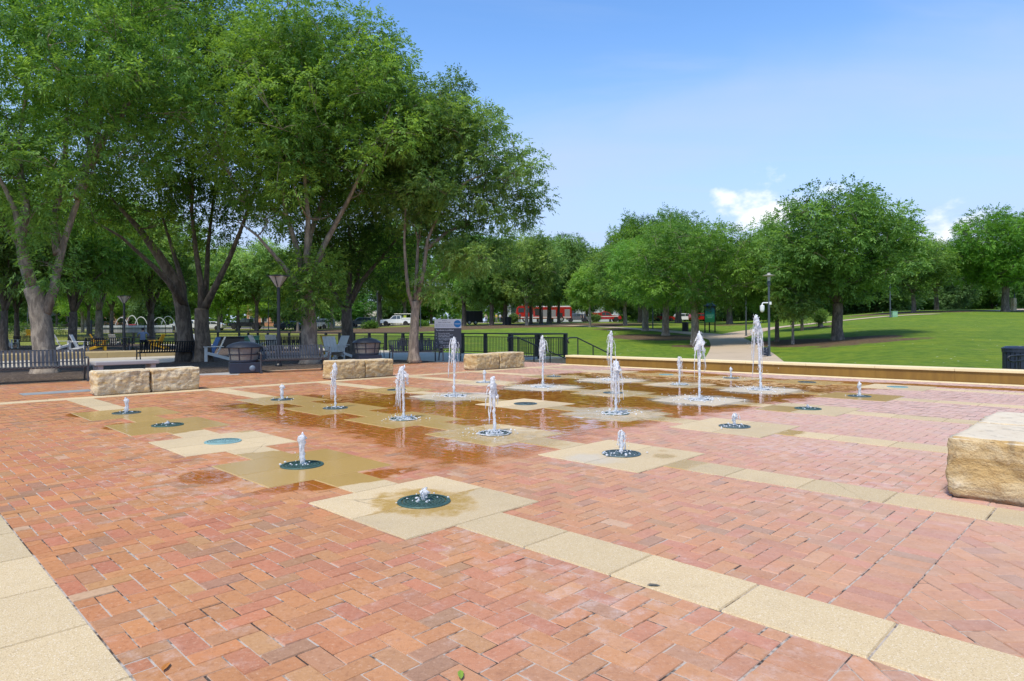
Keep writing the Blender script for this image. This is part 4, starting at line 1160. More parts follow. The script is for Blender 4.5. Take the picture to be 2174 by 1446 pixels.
x, y, z = flat_at(510, 790); make_firepit("dark domed fire lantern on square base with a round grey cover, near front", (x, y + .3, .02), face_cam(x, y, .05), True)
x, y, z = flat_at(779, 772); make_firepit("dark domed fire lantern behind the middle limestone pair", (x, y, z), face_cam(x, y, .3), False)
# concrete slab table
x, y = gnd(256, 805); t = thing("concrete_table", "low grey concrete slab bench behind the left limestone pair", "bench", (x, y + .2, 0), GRID_ROT)
MB().box((0, 0, .43), (1.5, .62, .10), ch=.02).build("top", GREYC, t)
for sx in (-1, 1): MB().box((sx * .62, 0, .19), (.12, .5, .38), ch=.01).build("leg", GREYC, t)

# ------------------------------------------------------------------ railings
def railing(label, pts, bay=1.75, H=1.07, group=None):
    """posts, wide top rail, baluster panels along pts (x,y) at z=0"""
    t = thing("railing", label, "railing", (pts[0][0], pts[0][1], 0), 0)
    o0 = Vector((*pts[0], 0))
    for a, b in zip(pts[:-1], pts[1:]):
        A, B = Vector((*a, 0)) - o0, Vector((*b, 0)) - o0; L = (B - A).length; n = max(1, round(L / bay)); d = (B - A) / L; an = math.atan2(d.y, d.x)
        MB().box(((A + B) / 2) + Vector((0, 0, H - .03)), (L + .16, .13, .06), rz=an, ch=.008).build("top_rail", BLACK, t)
        for k in range(n + 1):
            p = A + d * (L * k / n); MB().box(p + Vector((0, 0, H / 2 - .02)), (.14, .14, H - .04), rz=an, ch=.006).build("post", BLACK, t)
        m = MB()
        for k in range(n):
            p, q = A + d * (L * k / n + .07), A + d * (L * (k + 1) / n - .07); c = (p + q) / 2; w = (q - p).length
            m.box(c + Vector((0, 0, .10)), (w, .03, .035), rz=an).box(c + Vector((0, 0, H - .20)), (w, .03, .035), rz=an)
            nb = int(w / .105)
            for e in range(1, nb): m.box(p + (q - p) * (e / nb) + Vector((0, 0, (H - .1) / 2)), (.017, .017, H - .30), rz=an)
        m.build("baluster_panel", BLACK, t)
    return t
railing("long black guard railing along the walkway above the lawn", [uv2xy(19.5, 14.9), uv2xy(19.5, 50), (-33.5, 54.5)])
railing("short black railing section beside the top of the stairs", [uv2xy(15.9, 14.78), uv2xy(19.36, 14.78)], 1.75, 1.07)
def handrail(label, u0, v, u1, z0, z1):
    p = lambda u, z: (*uv2xy(u, v), z)
    a = p(u0, z0)
    t = thing("handrail", label, "handrail", (a[0], a[1], 0), 0)
    q = lambda u, z: tuple(Vector(p(u, z)) - Vector((a[0], a[1], 0)))
    sl = (z1 - z0) / (u1 - u0)
    MB().tube([q(u0 - .30, z0 - .20), q(u0 - .38, z0 - .12), q(u0 - .36, z0 - .03), q(u0 - .25, z0), q(u0 + .15, z0), q(u1, z1), q(u1 + .3, z1)], .026, 8).build("rail", BLACK, t, smooth=True)
    for f in (.02, .30, .60, .97):
        u = u0 + .15 + (u1 - u0 - .15) * f; z = z0 + (z1 - z0) * f; foot = min(0.0, -.15 * int((u - 15.4) / .5 + 1)) if u > 15.4 else 0
        MB().tube([q(u, foot - .05), q(u, z)], .022, 8).build("post", BLACK, t)
handrail("black stair handrail nearer the limestone blocks, sloping down to the seat wall end", 15.75, 14.45, 19.3, .94, -.15)
handrail("black stair handrail rising behind the left end of the ochre wall", 15.75, 11.35, 19.2, .94, -.12)

# ------------------------------------------------------------------ rules sign
SIGNW = pm("white sign face", (.84, .85, .87), .45, .04, 3); SIGNG = pm("grey sign face", (.085, .088, .098), .5, .08, 3); SIGNB = pm("blue logo disc", (.015, .22, .55), .45, .05, 3)
INK = pm("dark sign lettering", (.10, .11, .13), .5, .05, 3); INKW = pm("white sign lettering", (.72, .73, .74), .5, .05, 3)
def text(body, size, loc, mat, parent, name="lettering", align='LEFT', bold=0.0, rx=math.pi / 2):
    cu = bpy.data.curves.new(name, 'FONT'); cu.body = body; cu.size = size; cu.align_x = align; cu.offset = bold; cu.extrude = .0015; cu.resolution_u = 2
    o_ = bpy.data.objects.new(name, cu); C.objects.link(o_)
    bpy.context.view_layer.update()
    me_ = bpy.data.meshes.new_from_object(o_.evaluated_get(bpy.context.evaluated_depsgraph_get()))
    bpy.data.objects.remove(o_); ob = bpy.data.objects.new(name, me_); C.objects.link(ob); me_.materials.clear(); me_.materials.append(mat)
    ob.parent = parent; ob.location = loc; ob.rotation_euler = (rx, 0, 0); return ob
x, y = gnd(978, 766.5); Ys = y
sc_ = Ys / F_PX
sg = thing("rules_sign", "grey and white fountain rules sign on two thin posts with a round blue logo", "sign", (atY(951, 700, Ys).x, Ys, 0), face_cam(atY(951, 700, Ys).x, Ys, .06))
zt, zb = atY(953, 677.5, Ys).z, atY(953, 740, Ys).z; SWd = 57 * sc_
zm = zt - (zt - zb) * .31
MB().box((0, .012, (zt + zb) / 2), (SWd, .02, zt - zb), ch=.003).build("panel", SIGNG, sg)
MB().box((0, -.0015, (zt + zm) / 2), (SWd * .996, .006, zt - zm - .004)).build("header", SIGNW, sg)
for sx in (-1, 1): MB().box((sx * (SWd / 2 - .03), .045, zt / 2 - .05), (.045, .04, zt - .06)).build("post", BLACK, sg)
HH = zt - zm
MB().lathe([(HH * .40, 0), (HH * .40, .003), (.0005, .003)], 32).build("logo_disc", SIGNB, sg, loc=(SWd * .355, -.0045, zm + HH * .48)).rotation_euler = (math.pi / 2, 0, 0)
text("ADDISON", HH * .155, (SWd * .355, -.009, zm + HH * .43), INKW, sg, align='CENTER', bold=.0015)
xc = -SWd * .13
for s_, sz, zz in (("Welcome to", .105, .80), ("Addison Circle Park Fountain", .115, .61)):
    text(s_, HH * sz, (xc, -.006, zm + HH * zz), INK, sg, align='CENTER', bold=.0006)
m = MB(); r_ = random.Random(5)
for zz in (.44, .35, .26, .17):                       # small print, too fine to read: broken grey rules
    q = xc - SWd * .33
    while q < xc + SWd * .33:
        w_ = r_.uniform(.02, .075) * SWd; m.box((q + w_ / 2, -.006, zm + HH * zz), (w_, .002, HH * .032)); q += w_ + .012 * SWd
m.build("small_print", pm("grey small print", (.42, .43, .45), .5, .05), sg)
GH = zm - zb
text("The following is prohibited:", GH * .080, (-SWd * .45, -.002, zm - GH * .12), INKW, sg, bold=.0022)
lines = [("1.", "Non-service animals.", .27), ("2.", "Changing diapers within 6'", .355), ("", "of the water feature.", .43), ("3.", "Use of the water feature if ill", .51), ("", "with a contagious disease or", .585), ("", "diarrhea.", .66), ("4.", "Drinking from the water feature.", .74)]
for num, s_, f in lines:
    if num: text(num, GH * .068, (-SWd * .45, -.002, zm - GH * f), INKW, sg, bold=.001)
    text(s_, GH * .068, (-SWd * .36, -.002, zm - GH * f), INKW, sg, bold=.001)
for s_, f in (("Call 972-450-2851 for park", .885), ("maintenance or to report a problem.", .955)): text(s_, GH * .066, (-SWd * .47, -.002, zm - GH * f), INKW, sg, bold=.001)

# ------------------------------------------------------------------ lamps
FROST = pm("frosted lamp glass", (.46, .43, .37), .35, .08, 6)
def lamp_cone(label, loc, H, r=.055):
    """flared square lantern on a tapered post"""
    t = thing("lamp_post", label, "street lamp", loc, 0, "black lamp posts")
    MB().lathe([(r * 2.1, 0), (r * 2.1, .05), (r * 1.5, .10), (r * 1.35, H * .32), (r * 1.05, H * .36), (r * .95, H - .42)], 12).build("pole", BLACK, t, smooth=True, angle=.5)
    MB().lathe([(r * .9, H - .44), (.10, H - .38), (.33, H - .06), (.31, H - .06), (.08, H - .36)], 4, cap=False).build("lamp_glass", FROST, t).rotation_euler = (0, 0, .785)
    m = MB()
    for k in range(4):
        a = k * math.pi / 2; m.tube([(math.cos(a) * .08, math.sin(a) * .08, H - .40), (math.cos(a) * .335, math.sin(a) * .335, H - .05)], .014, 5)
    m.lathe([(.38, H - .065), (.38, H - .03), (.02, H)], 4); m.build("lamp_frame", BLACK, t).rotation_euler = (0, 0, .0)
    return t
def lamp_disc(label, loc, H, camera=False, box=False):
    t = thing("lamp_post", label, "street lamp", loc, 0, "slim park lamps on the lawn")
    MB().lathe([(.14, 0), (.14, .04), (.075, .10), (.065, .9), (.055, H - .75), (.085, H - .70), (.085, H - .45), (.07, H - .44)], 12).build("pole", pm("grey blue lamp steel", (.055, .07, .085), .45, .2, 8), t, smooth=True, angle=.5)
    MB().lathe([(.075, H - .44), (.10, H - .18), (.10, H - .14)], 14).build("lamp_glass", FROST, t, smooth=True, angle=.6)
    MB().lathe([(.36, H - .145), (.37, H - .135), (.12, H - .085), (.09, H - .08), (.09, H), (.07, H + .01)], 20).build("lamp_shade", pm("pale lamp shade", (.42, .40, .36), .5), t, smooth=True, angle=.6)
    if camera:
        c = MB().tube([(0, 0, H * .645), (-.34, 0, H * .645), (-.38, 0, H * .63), (-.38, 0, H * .61)], .035, 8).box((.06, 0, H * .64), (.12, .12, .16)).sphere((-.38, 0, H * .565), .12, (1, 1, 1.35), 3).lathe([(.125, H * .57), (.125, H * .61), (.04, H * .62)], 14, c=(-.38, 0, 0))
        c.build("security_camera", pm("white plastic", (.72, .73, .72), .35, .05), t, smooth=True, angle=.6)
    if box: MB().box((-.24, -.02, .30), (.30, .24, .46), ch=.02).build("control_box", NAVY, t)
    return t
x, y, z = flat_at(592, 779); lamp_cone("black lamp post with flared square lantern beside the second bench", (x, y, z), atY(592, 583, y).z - z)
x, y, z = flat_at(264, 750); lamp_cone("black lamp post with flared lantern beside the seated person", (x, y, z), atY(264, 627, y).z - z)
p = drop(1633, 757.5); lamp_disc("grey lamp post with white security camera on its arm, right of the tan path", p, atY(1633, 580, p.y).z - p.z, True, True)
for px, py, top, lb in ((1584, 714, 585, "black lamp post at the inner bend of the tan path"), (1386, 698, 600, "black lamp post between the two dark leaning trunks"), (1685, 691, 590, "dark lamp post behind the small trunk group beside the upper path"),
                        (1890, 674, 560, "lamp post beside the green utility box on the upper path"), (1152, 688, 600, "lamp post standing before the fire engine"), (570, 704, 618, "dark lamp post by the parked dark cars"), (893, 696, 590, "lamp post behind the slim trunk left of the rules sign"),
                        (2154, 660, 545, "lamp post at the far right beside the tan stone marker"), (801, 695, 560, "thin lamp post left of the white utility truck"), (59, 720, 610, "dark lamp post left of the fat pale trunk")):
    p = drop(px, py) if px > 420 else Vector(flat_at(px, py)); lamp_disc(lb, p, min(6.5, atY(px, top, p.y).z - p.z))
# ------------------------------------------------------------------ kiosk
p = drop(1507, 706); ks = p.y / F_PX; HK = atY(1507, 639.5, p.y).z - p.z
k_ = thing("notice_kiosk", "dark blue roofed notice kiosk with a green poster beside the path", "kiosk", p, face_cam(p.x, p.y, .05))
for sx, yy in ((-10.0, 0), (10.5, 0), (-.5, .35)): MB().box((sx * ks, yy, HK * .42), (2.6 * ks, 2.6 * ks, HK * .86)).build("post", BLACK, k_)
PK = pm("kiosk blue metal", (.022, .05, .11), .4, .15, 5)
MB().lathe([(17.5 * ks, HK * .845), (17.5 * ks, HK * .86), (12 * ks, HK * .895), (12 * ks, HK * .80), (10 * ks, HK * .80)], 4).build("roof", PK, k_).rotation_euler = (0, 0, math.pi / 4)
MB().box((0, 0, HK * .94), (12 * ks, 12 * ks, HK * .07)).build("lantern_glass", pm("kiosk glass", (.10, .22, .33), .2), k_)
MB().box((0, 0, HK * .985), (19 * ks, 15 * ks, .035), ch=.005).build("top_roof", PK, k_)
zp0, zp1 = HK * .33, HK * .80; PW_ = 19.5 * ks
def poster_mat():
    m_, t_, b_ = newmat("poster print"); g = G(t_); o_ = g.obj(); s_ = g.n('ShaderNodeSeparateXYZ'); g.put(s_.inputs[0], o_)
    c_ = g.mix(g.mr(s_.outputs[2], zp0, zp1 - .3), (.03, .30, .085), (.02, .27, .24)); c_ = g.mix(g.mr(s_.outputs[2], zp1 - .55, zp1), c_, (.05, .16, .26))
    c_ = g.mix(g.m('MULTIPLY', g.mr(g.noise(o_, 6, 3), .5, .6), g.mr(s_.outputs[2], zp1 - .6, zp1 - .45)), c_, (.02, .05, .07))
    g.put(b_.inputs['Base Color'], c_); b_.inputs['Roughness'].default_value = .3; return m_
po = MB().box((0, -.10, (zp0 + zp1) / 2), (PW_, .05, zp1 - zp0), ch=.005).build("poster", poster_mat(), k_)
PINK = pm("pale green poster print", (.30, .62, .42), .4, .1); PDK = pm("deep green poster print", (.01, .12, .05), .4, .1)
text("ADDISON", PW_ * .17, (0, -.128, zp0 + (zp1 - zp0) * .44), PINK, k_, align='CENTER', bold=.004)
m = MB()
for q, w_ in ((.36, .62), (.30, .46)): m.box((0, -.128, zp0 + (zp1 - zp0) * q), (PW_ * w_, .004, PW_ * .05))
m.build("poster_line", PINK, k_)
m = MB()
for q in range(4): m.lathe([(PW_ * .095, -.004), (PW_ * .115, -.004), (PW_ * .115, .004), (PW_ * .095, .004)], 16, c=((-.36 + .24 * q) * PW_, zp0 + (zp1 - zp0) * .12, .129), cap=False)
m.build("poster_rings", PDK, k_).rotation_euler = (math.pi / 2, 0, 0)
# ------------------------------------------------------------------ bins, utility boxes, markers
def bin_slat(label, p, H, W_, mat=BLACK):
    t = thing("litter_bin", label, "litter bin", p, face_cam(p[0], p[1]), "black litter bins")
    m = MB(); n = 22
    for k in range(n):
        a = 2 * math.pi * k / n; m.box((math.cos(a) * W_ / 2, math.sin(a) * W_ / 2, H * .46), (.012, W_ * .115, H * .84), rz=a)
    m.lathe([(W_ * .5, .03), (W_ * .52, .03), (W_ * .52, .09), (W_ * .5, .09)], 22, cap=False).lathe([(W_ * .5, H * .84), (W_ * .53, H * .84), (W_ * .53, H * .92), (W_ * .5, H * .92)], 22, cap=False)
    m.build("slatted_body", mat, t); MB().lathe([(W_ * .46, .05), (W_ * .47, H * .86), (W_ * .44, H * .86)], 18).build("liner", pm("black liner", (.008, .008, .01), .6), t)
    MB().lathe([(W_ * .54, H * .92), (W_ * .54, H * .95), (W_ * .42, H), (W_ * .20, H), (W_ * .18, H * .97)], 22).build("lid", mat, t)
p = drop(1455, 704); bin_slat("black litter bin beside the tan path, left of the notice kiosk", p, atY(1455, 683.5, p.y).z - p.z, 13 * p.y / F_PX)
px_ = 2166; Yb = 18.2; Xb = atY(px_, 735, Yb).x; zb_ = float(terrain(Xb, Yb)); bin_slat("large black slatted bin at the right picture edge behind the ochre wall", (Xb, Yb, zb_), atY(px_, 735, Yb).z - zb_, .80, NAVY)
t = thing("handrail", "dark looped handrail in front of the bin at the right picture edge", "handrail", (*atY(2150, 760, 16.2)[:2], 0), 0)
q0 = atY(2150, 760, 16.2); zf = lambda py: atY(2150, py, 16.2).z
MB().tube([(.55, 0, zf(762)), (.0, 0, zf(768)), (-.10, 0, zf(765)), (-.13, 0, zf(760)), (-.08, 0, zf(756.5)), (.1, 0, zf(755)), (.6, .1, zf(755)), (1.6, .3, zf(762))], .022, 8).build("rail", BLACK, t, smooth=True)
for xx in (.18, 1.2): MB().tube([(xx, 0.05, -.4), (xx, .05, zf(756))], .02, 8).build("post", BLACK, t)
def util_box(label, p, w, d, h, mat, nm="utility_box", cat="utility box"):
    t = thing(nm, label, cat, p, face_cam(p[0], p[1], .2)); MB().box((0, 0, h / 2 - .05), (w, d, h + .1), ch=.03).build("cabinet", mat, t); MB().box((0, -d / 2 - .006, h * .52), (w * .82, .012, h * .7), ch=.004).build("door", mat, t); MB().box((0, 0, h + .03), (w + .06, d + .06, .06), ch=.02).build("lid", mat, t)
p = drop(1899, 673); util_box("pale green utility box beside the upper path on the right", p, 9.5 * p.y / F_PX, .7, 11 * p.y / F_PX, pm("pale green enamel", (.22, .42, .27), .5, .1, 4))
x, y, z = flat_at(530, 735); util_box("dark green utility box behind the near fire lantern's lid", Vector((x, y, z)), 1.2, 1.0, .75, pm("dark green enamel", (.012, .085, .055), .5, .15, 4))
x, y, z = flat_at(490, 740); util_box("black equipment cabinet left of the dark green utility box", Vector((x, y, z)), 1.5, .9, .72, pm("black enamel", (.012, .013, .015), .6, .2, 4), "equipment_cabinet", "cabinet")
def marker(label, p, w, h):
    o_ = bpy.data.objects.new("stone_marker", stone_mesh(w, .5, h, p.x)); C.objects.link(o_); o_.data.materials.append(STONE); o_.location = p - Vector((0, 0, .05)); tagp(o_, label, "stone marker")
p = drop(1569, 669); marker("upright tan stone marker on the rise behind the kiosk", p, 13 * p.y / F_PX, 12.5 * p.y / F_PX)
p = drop(2152, 660); marker("tall tan stone marker under the trees at the far right", p, 7.5 * p.y / F_PX, 28 * p.y / F_PX)
# ------------------------------------------------------------------ trees
def bez(a, b, c, n): return [a * (1 - t) ** 2 + b * 2 * t * (1 - t) + c * t * t for t in [i / n for i in range(n + 1)]]
def leaf_sprays(rng, P, D, L, lw, pairs, tone):
    """compound leaves: P base points, D directions; every leaflet one bent quad. returns verts, quads, tone per vert"""
    n = len(P); up = np.tile([0, 0, 1.0], (n, 1)) + rng.normal(0, .35, (n, 3))
    S = np.cross(D, up); S /= np.linalg.norm(S, axis=1)[:, None] + 1e-9; N = np.cross(S, D)
    out_, tn = [], []
    K = pairs * 2 + 1
    for k in range(K):
        if k == K - 1: t, sd, dirv = 1.0, 0, D
        else:
            t = .18 + .78 * (k // 2) / pairs; sd = 1 if k % 2 else -1
            dirv = D * .45 + S * (.9 * sd)
        dirv = dirv + rng.normal(0, .22, (n, 3)) + np.array([0, 0, -.22]); dirv /= np.linalg.norm(dirv, axis=1)[:, None]
        b0 = P + D * (L * t)[:, None] + np.array([0, 0, -.10]) * (L * t * t)[:, None]
        ll = (lw[0] * rng.uniform(.75, 1.2, n) * (1 if sd else 1.15))[:, None]; ww = lw[1] * rng.uniform(.75, 1.25, n)[:, None]
        side = np.cross(dirv, N + rng.normal(0, .45, (n, 3))); side /= np.linalg.norm(side, axis=1)[:, None] + 1e-9
        m1 = b0 + dirv * ll * .45; tip = b0 + dirv * ll + np.array([0, 0, -.12]) * ll
        out_.append(np.stack([b0, m1 + side * ww / 2, tip, m1 - side * ww / 2], 1))
        tn.append(np.repeat((tone + rng.normal(0, .10, n))[:, None], 4, 1))
    V = np.stack(out_, 1).reshape(-1, 3); T = np.stack(tn, 1).reshape(-1)
    return V, np.arange(len(V)).reshape(-1, 4), np.clip(T, 0, 1)
def sample_clumps(rng, ells, n, rmin, flat=.75, core=.35):
    """clump centres spread through the union of ellipsoids [(c, r)], kept apart"""
    vol = np.array([r[0] * r[1] * r[2] for c, r in ells]); vol = vol / vol.sum(); C_ = []
    tries = 0
    while len(C_) < n and tries < n * 60:
        tries += 1
        c, r = ells[rng.choice(len(ells), p=vol)]
        d = rng.normal(size=3); d /= np.linalg.norm(d); rad = rng.uniform(core ** 3, 1) ** (1 / 3)
        p = np.array(c) + d * rad * np.array(r)
        if all(np.linalg.norm((p - q) * np.array([1, 1, 1 / flat])) > rmin for q in C_): C_.append(p)
    return np.array(C_)
def build_tree(name, label, loc, mats, rng, trunk, limbs, ells, nclump, rc, nspray, L, lw, pairs, r0, category="tree", group=None, rmin=None, limb_r=.5, limb_rs={}, extra=(), twig=.012, rotz=0.0, flat=.72, core=.35, tlo=0.0):
    """trunk: list of points (local), limbs: list of point lists starting on the trunk; crown from ellipsoids"""
    t = thing(name, label, category, loc, rotz, group) if label is not None else thing(name, None, None, loc, rotz, group)
    Cc = sample_clumps(rng, ells, nclump, rmin or rc * .85, core=core)
    for e in extra: Cc = np.vstack([Cc, np.array(e)[None, :3]])
    top = Vector(trunk[-1])
    LP = []                                           # limb paths with radii
    if limbs is None or isinstance(limbs, int):
        k = limbs or 5
        # group the clumps by direction from the fork
        d = Cc - np.array(top); dn = d / (np.linalg.norm(d, axis=1)[:, None] + 1e-9)
        cen = dn[rng.choice(len(dn), k, replace=False)]
        for _ in range(8):
            a = np.argmax(dn @ cen.T, 1)
            cen = np.array([dn[a == q].mean(0) if (a == q).any() else cen[q] for q in range(k)]); cen /= np.linalg.norm(cen, axis=1)[:, None] + 1e-9
        limbs = []
        for q in range(k):
            if not (a == q).any(): continue
            tgt = Vector(Cc[a == q].mean(0)); tgt = top + (tgt - top) * 1.12
            s0 = Vector(trunk[-1]) - (Vector(trunk[-1]) - Vector(trunk[-2])) * rng.uniform(0, .5)
            ctl = s0 + Vector(((tgt - s0).x * .28, (tgt - s0).y * .28, (tgt - s0).z * .62))
            limbs.append(bez(s0, ctl, tgt, 8))
    for l in limbs:
        pts = [Vector(p) for p in l]
        if len(pts) <= 4: # smooth a sparse polyline
            q = []
            for i in range(len(pts) - 1): q += [pts[i].lerp(pts[i + 1], s / 3) for s in range(3)]
            pts = q + [pts[-1]]
        for i in range(1, len(pts) - 1):
            pts[i] = pts[i] + Vector(rng.normal(0, .035, 3)) * min(1.5, r0 * 4)
        LP.append(pts)
    m = MB()
    tp = [Vector(p) for p in trunk]; n = len(tp)
    fine, rr = [], []
    for i in range(n - 1):
        for s in range(5): fine.append(tp[i].lerp(tp[i + 1], s / 5))
    fine.append(tp[-1])
    for i in range(1, len(fine) - 1): fine[i] = (fine[i - 1] + fine[i] * 2 + fine[i + 1]) / 4
    H0 = fine[-1].z - fine[0].z
    for p in fine:
        f = (p.z - fine[0].z) / max(.1, H0); rr.append(r0 * (1.0 + 1.15 * math.exp(-f * H0 / .22) * .34 - .22 * f) * (1 + .05 * mnoise.noise((p.z * 2, r0 * 10, 0))))
    k0 = len(m.v); m.tube(fine, rr, 14)
    for q in range(k0, len(m.v)):
        p = Vector(m.v[q]); i = min((q - k0) // 14, len(fine) - 1); d = p - fine[i]
        a_ = math.atan2(d.y, d.x); flare = math.exp(-max(0, p.z - fine[0].z) / .30)
        m.v[q] = tuple(fine[i] + d * (1 + .10 * mnoise.noise(p * 2.2) + flare * .30 * (.5 + .5 * math.sin(a_ * 5 + r0 * 30)) ** 2))
    allp, allr = [], []
    for li, pts in enumerate(LP):
        L_ = len(pts); r_s = limb_rs.get(li, r0 * limb_r * (1.35 if len(LP) <= 3 else 1.0)); pw_ = 1.6 if li in limb_rs else .8
        rs = [max(.022, r_s * (1 - .88 * (i / (L_ - 1)) ** pw_)) for i in range(L_)]
        if li in limb_rs:
            rs = [q * (1 + .5 * math.exp(-max(0, p_.z) / .2)) for q, p_ in zip(rs, pts)]
        m.tube(pts, rs, 8); allp += pts[1:]; allr += rs[1:]
    AP = np.array([tuple(p) for p in allp]); AR = np.array(allr)
    for c in sorted(Cc, key=lambda q: np.linalg.norm(AP - q, axis=1).min()):
        d = np.linalg.norm(AP - c, axis=1) + np.maximum(0, (AP[:, 2] - c[2])) * 1.2
        i = int(np.argmin(d + rng.uniform(0, .5, len(d)))); a = Vector(AP[i]); b = Vector(c)
        if (b - a).length < .25: continue
        ctl = a.lerp(b, .5) + Vector((0, 0, -.10 * (b - a).length)) + Vector(rng.normal(0, .10, 3)) * (b - a).length
        pts = bez(a, ctl, b, 5); ra = min(AR[i] * .75, .018 + .02 * (b - a).length)
        m.tube(pts, [max(.007, ra * (1 - .8 * s / 5)) for s in range(6)], 5, cap=False)
        AP = np.vstack([AP, [tuple(q) for q in pts[2:5]]]); AR = np.concatenate([AR, [max(.007, ra * (1 - .8 * s / 5)) for s in range(2, 5)]])
        for _ in range(3):                                 # twigs
            e = b + Vector(rng.normal(0, .6, 3)) * rc * .7; q = pts[rng.integers(2, 5)]
            m.tube(bez(q, q.lerp(e, .5) + Vector((0, 0, .1)), e, 3), [twig, twig * .8, twig * .6, twig * .35], 4, cap=False)
    m.build("trunk", mats[0], t, smooth=True)
    # foliage
    nc = len(Cc); per = nspray // nc
    rcs = rc * rng.uniform(.7, 1.25, nc)
    d = rng.normal(size=(nc, per, 3)); d /= np.linalg.norm(d, axis=2)[:, :, None]
    rad = rng.uniform(.08, 1, (nc, per)) ** (1 / 2.2)
    P = Cc[:, None, :] + d * rad[:, :, None] * rcs[:, None, None] * np.array([1, 1, flat])
    D = d + rng.normal(0, .5, d.shape) + np.array([0, 0, -.12]); D /= np.linalg.norm(D, axis=2)[:, :, None]
    ct = (rng.uniform(0, 1, nc) ** 1.3)[:, None] * .62 + rng.uniform(0, .36, (nc, per)) + tlo
    P = P.reshape(-1, 3); D = D.reshape(-1, 3)
    V, Q, T = leaf_sprays(rng, P, D, L * rng.uniform(.7, 1.25, len(P)), lw, pairs, np.clip(ct.ravel(), 0, 1))
    npmesh("crown", V, Q, mats[1], t, attrs={'tone': ('FLOAT', T)})
    return t
def ell(bx, by, bz, base):    # helper: pixel ellipsoids to local metres
    pass
def px_local(base, px, py, dy=0.0):
    v = atY(px, py, base.y + dy); return Vector((v.x - base.x, dy, v.z - base.z))
def px_ells(base, L):
    o_ = []
    for (px, py, rx, rz, dy, ry) in L:
        s_ = (base.y + dy) / F_PX; o_.append((tuple(px_local(base, px, py, dy)), (rx * s_, ry, rz * s_)))
    return o_
rg = lambda s: np.random.default_rng(s)
def base_at(px, py):
    x, y, z = flat_at(px, py); return Vector((x, y, z - .03))
ASHG = "tall ash trees on the mulch bed"
# T1 fat pale trunk at the far left
b = base_at(93, 793)
build_tree("ash_tree", "fat pale trunk forking in two at the far left, behind the long bench", b, (BARK, LEAF_A), rg(1),
           [px_local(b, 96, 798), px_local(b, 95, 745), px_local(b, 88, 690), px_local(b, 80, 640), px_local(b, 70, 612)],
           [[px_local(b, 74, 622), px_local(b, 58, 560, -.3), px_local(b, 44, 500, -.5), px_local(b, 36, 455, -.6), px_local(b, 10, 400, -.9), px_local(b, -40, 310, -1.2), px_local(b, -80, 200, -1.5)],
            [px_local(b, 44, 500, -.5), px_local(b, 58, 440, -.2), px_local(b, 50, 380, .2), px_local(b, 40, 300, .5), px_local(b, 60, 180, .8), px_local(b, 60, 60, 1)],
            [px_local(b, 96, 665), px_local(b, 112, 610, .1), px_local(b, 122, 560, .2), px_local(b, 132, 510, .2), px_local(b, 165, 420, .2), px_local(b, 190, 350, .5), px_local(b, 212, 270, .9), px_local(b, 228, 160, 1.2), px_local(b, 236, 40, 1.4)],
            [px_local(b, 188, 352, .5), px_local(b, 225, 290, .6), px_local(b, 262, 235, .7), px_local(b, 300, 180, .8)],
            [px_local(b, 165, 420, 0), px_local(b, 190, 320, .8), px_local(b, 180, 210, 1.2), px_local(b, 190, 80, 1.3)],
            [px_local(b, 125, 540, .2), px_local(b, 118, 470, .8), px_local(b, 135, 380, 1.2), px_local(b, 140, 250, 1.6), px_local(b, 150, 90, 1.8)],
            [px_local(b, 92, 690), px_local(b, 60, 600, 1.0), px_local(b, 20, 480, 1.8), px_local(b, -60, 330, 2.4)]],
           px_ells(b, [(60, 190, 240, 250, 0, 3.0), (-110, 260, 160, 220, 0, 3.0), (240, 160, 170, 190, .2, 2.4), (150, 20, 260, 120, 0, 2.6), (40, 420, 150, 70, .6, 2.0)]),
           150, .78, 11500, .30, (.135, .045), 4, .30, group=ASHG, extra=[px_local(b, 110, 570, -.5), px_local(b, 60, 480, -.6)], core=.2)
# T2 twin dark trunks
b = base_at(412, 768)
build_tree("ash_tree", "twin dark trunks rising together behind the pale left stone pair", b, (BARKD, LEAF_A), rg(2),
           [px_local(b, 432, 772), px_local(b, 430, 720), px_local(b, 428, 680), px_local(b, 428, 655)],
           [[px_local(b, 398, 770, .3), px_local(b, 394, 715, .3), px_local(b, 390, 660, .2), px_local(b, 375, 600, 0), px_local(b, 335, 540, -.3), px_local(b, 290, 480, -.8), px_local(b, 235, 420, -1.2)],
            [px_local(b, 390, 665, .2), px_local(b, 392, 610, .5), px_local(b, 372, 540, .8), px_local(b, 345, 450, 1.0), px_local(b, 330, 350, 1)],
            [px_local(b, 428, 665), px_local(b, 424, 600, 0), px_local(b, 416, 530, -.2), px_local(b, 405, 440, -.4), px_local(b, 410, 330, -.5), px_local(b, 400, 200, -.6)],
            [px_local(b, 430, 665), px_local(b, 440, 600, .4), px_local(b, 442, 520, .8), px_local(b, 450, 420, 1.2), px_local(b, 470, 280, 1.4)],
            [px_local(b, 434, 655), px_local(b, 462, 610, -.1), px_local(b, 490, 550, -.2), px_local(b, 510, 480, -.4), px_local(b, 545, 380, -.6), px_local(b, 575, 270, -.7)],
            [px_local(b, 392, 650, .2), px_local(b, 360, 600, -.6), px_local(b, 320, 560, -1.2), px_local(b, 260, 500, -1.8), px_local(b, 200, 470, -2.2)]],
           px_ells(b, [(400, 190, 230, 230, 0, 3.4), (250, 330, 160, 150, -.5, 2.8), (520, 250, 150, 190, 0, 3.0), (400, 30, 220, 130, 0, 3.0), (380, 430, 170, 70, .5, 2.4)]),
           170, 1.0, 12500, .34, (.15, .052), 4, .32, group=ASHG, core=.2, tlo=-.05, limb_rs={0: .33})
